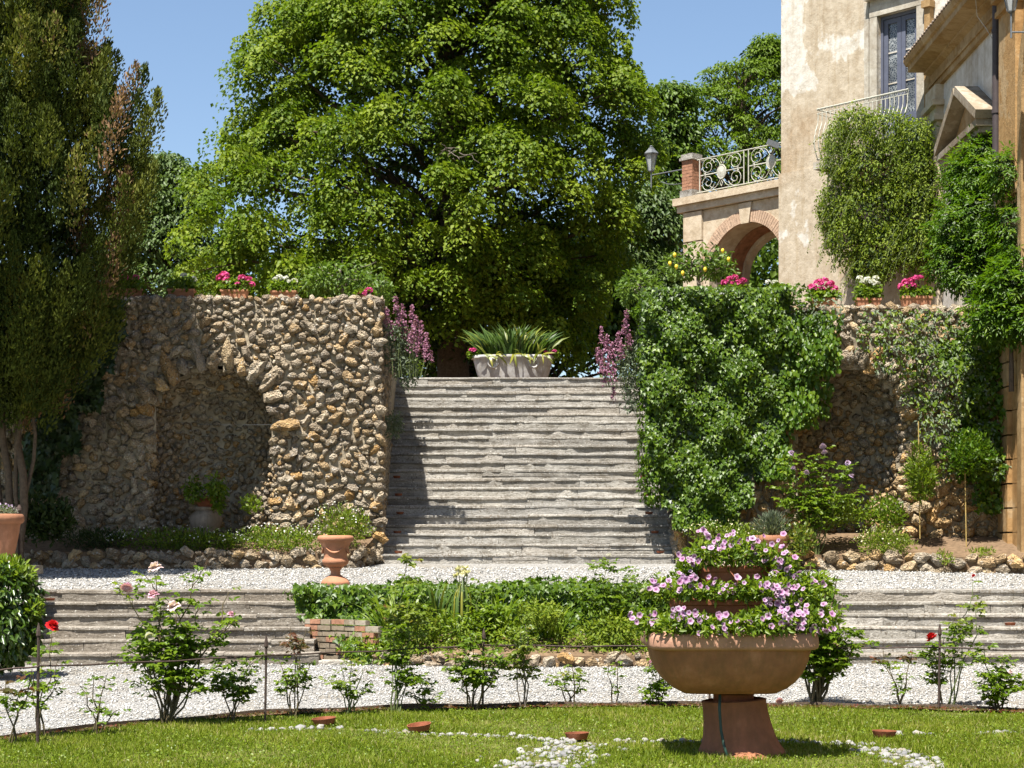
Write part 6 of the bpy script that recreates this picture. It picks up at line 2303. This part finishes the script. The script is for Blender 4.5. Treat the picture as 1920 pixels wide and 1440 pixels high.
rose('tall mauve rose bush in front of the right niche', (X(1530, 26.6), 1.45), 26.6, [(1482, 850), (1500, 880), (1520, 865), (1545, 840), (1560, 890), (1590, 870), (1510, 920), (1550, 930), (1585, 925), (1470, 900), (1480, 940), (1600, 905)], 4, 8, .075, M_rose,
     [(1483, 848, 'mauve', 8), (1543, 835, 'mauve', 8), (1546, 846, 'mauve', 7), (1590, 866, 'mauve', 7), (1487, 877, 'mauve', 7), (1512, 884, 'mauve', 7), (1596, 891, 'mauve', 7)], .28, .3, M_greencane, r=.01)

# ------------------------------------------------------------------ tiered terracotta bowl planter
dB = dof(1415)
sB = dB / F
cb = Vector((X(1363, dB), dB, 0))
GZ = .6
zb = lambda y: E - (y - HY) * (dB - GZ) / F      # heights read at the planter's near face
pl = root('bowl_planter', 'huge three tiered terracotta bowl planter standing on the lawn', 'planter', (cb.x, dB, 0))
mb = MB()
prof = [(60, 1306.5), (91, 1307), (110, 1297), (126, 1283), (138, 1266), (147.5, 1244), (152, 1224), (153, 1219)]
mb.lathe(cb, [(r * .955 * sB, zb(y)) for r, y in prof], 64, 5.5)
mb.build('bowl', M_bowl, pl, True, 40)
mb = MB()
prof = [(150, 1221), (157, 1219.5), (161, 1217), (162.5, 1212), (161.5, 1197), (159, 1190), (154, 1187.5), (148, 1188), (146, 1196)]
mb.lathe(cb, [(r * .955 * sB, zb(y)) for r, y in prof], 64, 9)
mb.build('rim', M_rim, pl, True, 50)
MB().lathe(cb, [(10 * sB, zb(1196)), (140 * sB, zb(1197))], 48, 5.0).build('soil', M_soil, pl)
cp = cb + Vector((13 * sB, .02, 0))
GZ = .25
mb = MB()
prof = [(84, 1425), (80, 1412), (73, 1400), (68, 1385), (63.5, 1362), (61, 1340), (60, 1322), (61, 1318), (56, 1316), (50, 1320)]
mb.lathe(cp, [(r * sB, zb(y)) for r, y in prof], 40)
mb.v = [(v_[0] + (zb(1316) - v_[2]) * .16, v_[1], v_[2] + (.05 * (v_[0] - cp.x) if v_[2] > zb(1330) else 0)) for v_ in mb.v]
ped_ = mb.build('pedestal', M_ped, pl, True, 40)
MB().lathe(cp, [(38 * sB, zb(1322)), (38 * sB, zb(1306))], 24).build('spacer', M_terra3, pl)
MB().lathe(cp + Vector((.06, -.28, -.01)), [(48 * sB, zb(1432)), (44 * sB, zb(1420)), (26 * sB, zb(1409)), (4 * sB, zb(1406))], 24).build('foot_shard', M_ped, pl, True)
GZ = .4
for (hw, y0_, y1_, lbl) in ((114, 1196, 1124, 'tier'), (72, 1126, 1062, 'tier')):
    mb = MB()
    prof = [(hw * .86, y0_), (hw * .95, y1_ + 12), (hw * .99, y1_ + 10), (hw, y1_ + 3), (hw * .98, y1_), (hw * .92, y1_), (hw * .9, y1_ + 6)]
    mb.lathe(cb + Vector((5 * sB, 0, 0)), [(r * sB, zb(y)) for r, y in prof], 48, 6.0)
    t_ = mb.build('tier', M_terra3, pl, True, 40)
    MB().lathe(cb + Vector((5 * sB, 0, 0)), [(4 * sB, zb(y1_ + 5)), (hw * .92 * sB, zb(y1_ + 6))], 32, 6.0).build('soil', M_soil, t_)
mb = MB()
GZ = .3
hpts = [P(1350, 1300, dB - .30), P(1349, 1330, dB - .31), P(1352, 1370, dB - .33), P(1358, 1400, dB - .36), P(1364, 1418, dB - .40)]
mb.tube(hpts, .011, 8)
ho = root('irrigation_hose', 'thin dark green watering hose running down the planter pedestal', 'hose', tuple(hpts[-1]))
mb.build('tube', M_hose, ho, True)
stk = root('wooden_stick', 'thin reddish stick leaning on the upper tier of the planter', 'stick', tuple(P(1373, 1085, dB - .3)))
MB().tube([P(1356, 1055, dB - .27), P(1384, 1090, dB - .44)], .0045, 5).build('shaft', M_terra3, stk)


def petunia_mesh():
    v = [(0, 0, -.35)]
    rad = [0]
    n_ = 20
    for k in range(n_):
        a = 2 * math.pi * k / n_
        v.append((.28 * math.cos(a), .28 * math.sin(a), -.05))
        rad.append(.3)
    for k in range(n_):
        a = 2 * math.pi * k / n_
        w = 1 + .09 * math.cos(5 * a)
        v.append((w * math.cos(a), w * math.sin(a), .10 + .10 * math.cos(5 * a + .5)))
        rad.append(1)
    f = [(0, 1 + k, 1 + (k + 1) % n_) for k in range(n_)] + [(1 + k, 1 + n_ + k, 1 + n_ + (k + 1) % n_, 1 + (k + 1) % n_) for k in range(n_)]
    me = bpy.data.meshes.new('flower')
    me.from_pydata(v, [], f)
    me.update()
    at = me.attributes.new('rad', 'FLOAT', 'POINT')
    at.data.foreach_set('value', np.array(rad, np.float32))
    m, n, b = nt('petunia_petal')
    a = N_(n, 'ShaderNodeAttribute', attribute_name='rad')
    oi = N_(n, 'ShaderNodeObjectInfo')
    r = ramp(n, [(.12, (.10, .02, .08)), (.3, (.24, .08, .21)), (.55, (.37, .21, .33)), (1, (.47, .38, .44))])
    n.links.new(a.outputs['Fac'], r.inputs[0])
    r2 = ramp(n, [(0, (.95, .8, 1.0)), (.5, (1, 1, 1)), (1, (1.0, .72, .92))])
    n.links.new(oi.outputs['Random'], r2.inputs[0])
    c = mix(n, 1, r.outputs[0], r2.outputs[0], 'MULTIPLY')
    n.links.new(c, b.inputs['Base Color'])
    b.inputs['Roughness'].default_value = .6
    t = n.nodes.new('ShaderNodeBsdfTranslucent')
    n.links.new(c, t.inputs[0])
    ms = n.nodes.new('ShaderNodeMixShader')
    ms.inputs[0].default_value = .3
    n.links.new(b.outputs[0], ms.inputs[1])
    n.links.new(t.outputs[0], ms.inputs[2])
    n.links.new(ms.outputs[0], n.nodes['Material Output'].inputs[0])
    me.materials.append(m)
    me.polygons.foreach_set('use_smooth', [True] * len(me.polygons))
    return me


PET = petunia_mesh()


def petunias(label, yc, hw, depth, spans, nleaf, flowers, zoff=0):
    """spans: blobs in photo pixels (x, y, rx, ry, front) where front is metres nearer than the planter axis"""
    rt = root('petunia_plant', label, 'petunias', (cb.x, dB, zb(yc)))
    bl_ = [((X(px, dB - fr_), dB - fr_, Z(py, dB - fr_)), (rx * sB, .14, ry * sB)) for (px, py, rx, ry, fr_) in spans]
    shrub_leaves('leaves', bl_, nleaf, .05, .42, M_lime, rt, LEAF4, .25, .2, .05, .6, .7)
    shrub_leaves('shade_leaves', bl_, nleaf // 2, .05, .45, M_rose, rt, LEAF4, .1, .1, .1, .6, .7)
    for (px, py, fr_) in flowers:
        o_ = bpy.data.objects.new('flower', PET)
        COL.objects.link(o_)
        child_of(o_, rt)
        o_.location = (X(px, dB - fr_), dB - fr_, E - (py - HY) * (dB - fr_) / F)
        k = random.uniform(.015, .026)
        o_.scale = (k, k, k)
        dv = Vector((random.gauss(0, .55), -1, random.gauss(.45, .5))).normalized()
        o_.rotation_euler = dv.to_track_quat('Z', 'Y').to_euler()


def scatter_fl(boxes):
    out = []
    for (x0, x1, y0, y1, n_, f0, f1) in boxes:
        for _ in range(n_):
            out.append((random.uniform(x0, x1), random.uniform(y0, y1), random.uniform(f0, f1)))
    return out


petunias('lilac petunias spilling round the lowest bowl rim of the planter', 1180, 150, .6,
         [(1225, 1168, 35, 22, .35), (1270, 1172, 40, 20, .55), (1330, 1174, 45, 18, .58), (1400, 1172, 45, 20, .58), (1460, 1172, 45, 20, .56), (1510, 1165, 40, 26, .48), (1545, 1160, 32, 28, .3), (1215, 1160, 30, 18, .1), (1300, 1165, 40, 14, .45), (1430, 1160, 40, 20, .5)], 2400,
         scatter_fl([(1180, 1235, 1142, 1172, 12, .35, .55), (1240, 1310, 1135, 1175, 18, .55, .66), (1310, 1365, 1150, 1188, 14, .6, .72), (1370, 1430, 1150, 1185, 8, .6, .7), (1440, 1520, 1140, 1180, 26, .58, .7), (1520, 1565, 1130, 1185, 16, .4, .6)]))
petunias('lilac petunias in the middle tier of the planter', 1110, 110, .45,
         [(1245, 1105, 35, 20, .15), (1285, 1108, 35, 18, .38), (1340, 1110, 40, 16, .42), (1400, 1108, 40, 18, .42), (1455, 1105, 40, 26, .42), (1500, 1115, 40, 38, .36), (1530, 1095, 30, 18, .1), (1480, 1140, 30, 25, .42)], 1900,
         scatter_fl([(1208, 1260, 1088, 1108, 16, .2, .35), (1265, 1340, 1078, 1112, 24, .42, .55), (1340, 1430, 1080, 1112, 18, .45, .56), (1430, 1515, 1090, 1160, 62, .45, .62), (1515, 1550, 1085, 1100, 6, .2, .35)]))
petunias('lilac petunias crowning the top tier of the planter', 1060, 70, .3,
         [(1320, 1040, 25, 30, .2), (1360, 1040, 32, 24, .28), (1400, 1035, 32, 24, .28), (1440, 1045, 30, 24, .26), (1470, 1060, 24, 28, .24), (1295, 1060, 24, 30, .15), (1380, 1020, 40, 18, .1), (1480, 1075, 18, 20, .2), (1280, 1085, 18, 20, .2)], 1500,
         scatter_fl([(1270, 1312, 1032, 1082, 14, .25, .4), (1318, 1400, 996, 1030, 24, .28, .4), (1400, 1470, 1000, 1055, 20, .28, .4), (1450, 1498, 1030, 1090, 22, .3, .42), (1300, 1320, 990, 1010, 4, .2, .3)]))

# ------------------------------------------------------------------ little saucers on the lawn and the steps
def saucer(name, label, loc, r, tilt=(0, 0), h=.032, group=None):
    rt = root(name, label, 'saucer', tuple(loc), group)
    mb_ = MB()
    mb_.lathe((0, 0, 0), [(r * .8, 0), (r * .97, h * .8), (r, h), (r * .93, h), (r * .86, h * .35), (.002, h * .3)], 24)
    me = bpy.data.meshes.new('dish')
    me.from_pydata(mb_.v, [], mb_.f)
    o_ = link('dish', me, M_terra3, None, True)
    me.set_sharp_from_angle(angle=math.radians(40))
    child_of(o_, rt)
    o_.location = loc
    o_.rotation_euler = (tilt[0], tilt[1], 0)


for (px, py, lb, tl) in ((608, 1362, 'terracotta saucer at the left end of the pebble band', (.05, -.08)), (787, 1374, 'tilted terracotta saucer right of the white pebbles at centre left', (.1, -.12)), (1082, 1391, 'terracotta saucer where the pebble bands meet', (0, -.03)), (1658, 1387, 'dark terracotta saucer on the grass right of the planter', (0, .02))):
    d_ = dof(py)
    saucer('terracotta_saucer', lb, Vector((X(px, d_), d_, .022)), 23 * d_ / F, tl, .05)
rd_words = {0: 'lowest', 1: 'second lowest', 2: 'middle', 3: 'second highest', 4: 'highest'}
for side, pts in (('left', [(747, 1030), (745, 993), (750, 959), (747, 924), (744, 890)]), ('right', [(1238, 1032), (1228, 997), (1217, 963), (1211, 927), (1207, 894)])):
    for i, (px, py) in enumerate(pts):
        best = min(range(22), key=lambda k: abs(Z(py + 4, 27.6 + k * RUN + .08) - (1.31 + (k + 1) * RISE)))
        yy = 27.6 + best * RUN + .10
        saucer('step_saucer', 'small terracotta saucer on the %s edge of the big staircase, %s of five' % (side, rd_words[i]), Vector((X(px, yy), yy, 1.31 + (best + 1) * RISE + .010)), .062, (0, 0), .036, 'saucers on the staircase edges')
saucer('step_saucer', 'small terracotta saucer on the shaded left low steps', Vector((X(95, 23.55), 23.5, .13 + 5 * .1465 + .01)), .07, (0, 0), .03)
saucer('step_saucer', 'small terracotta saucer on the low steps at the right edge', Vector((X(1894, 22.95), 22.95, .13 + 3 * .1465 + .01)), .07, (0, 0), .035)
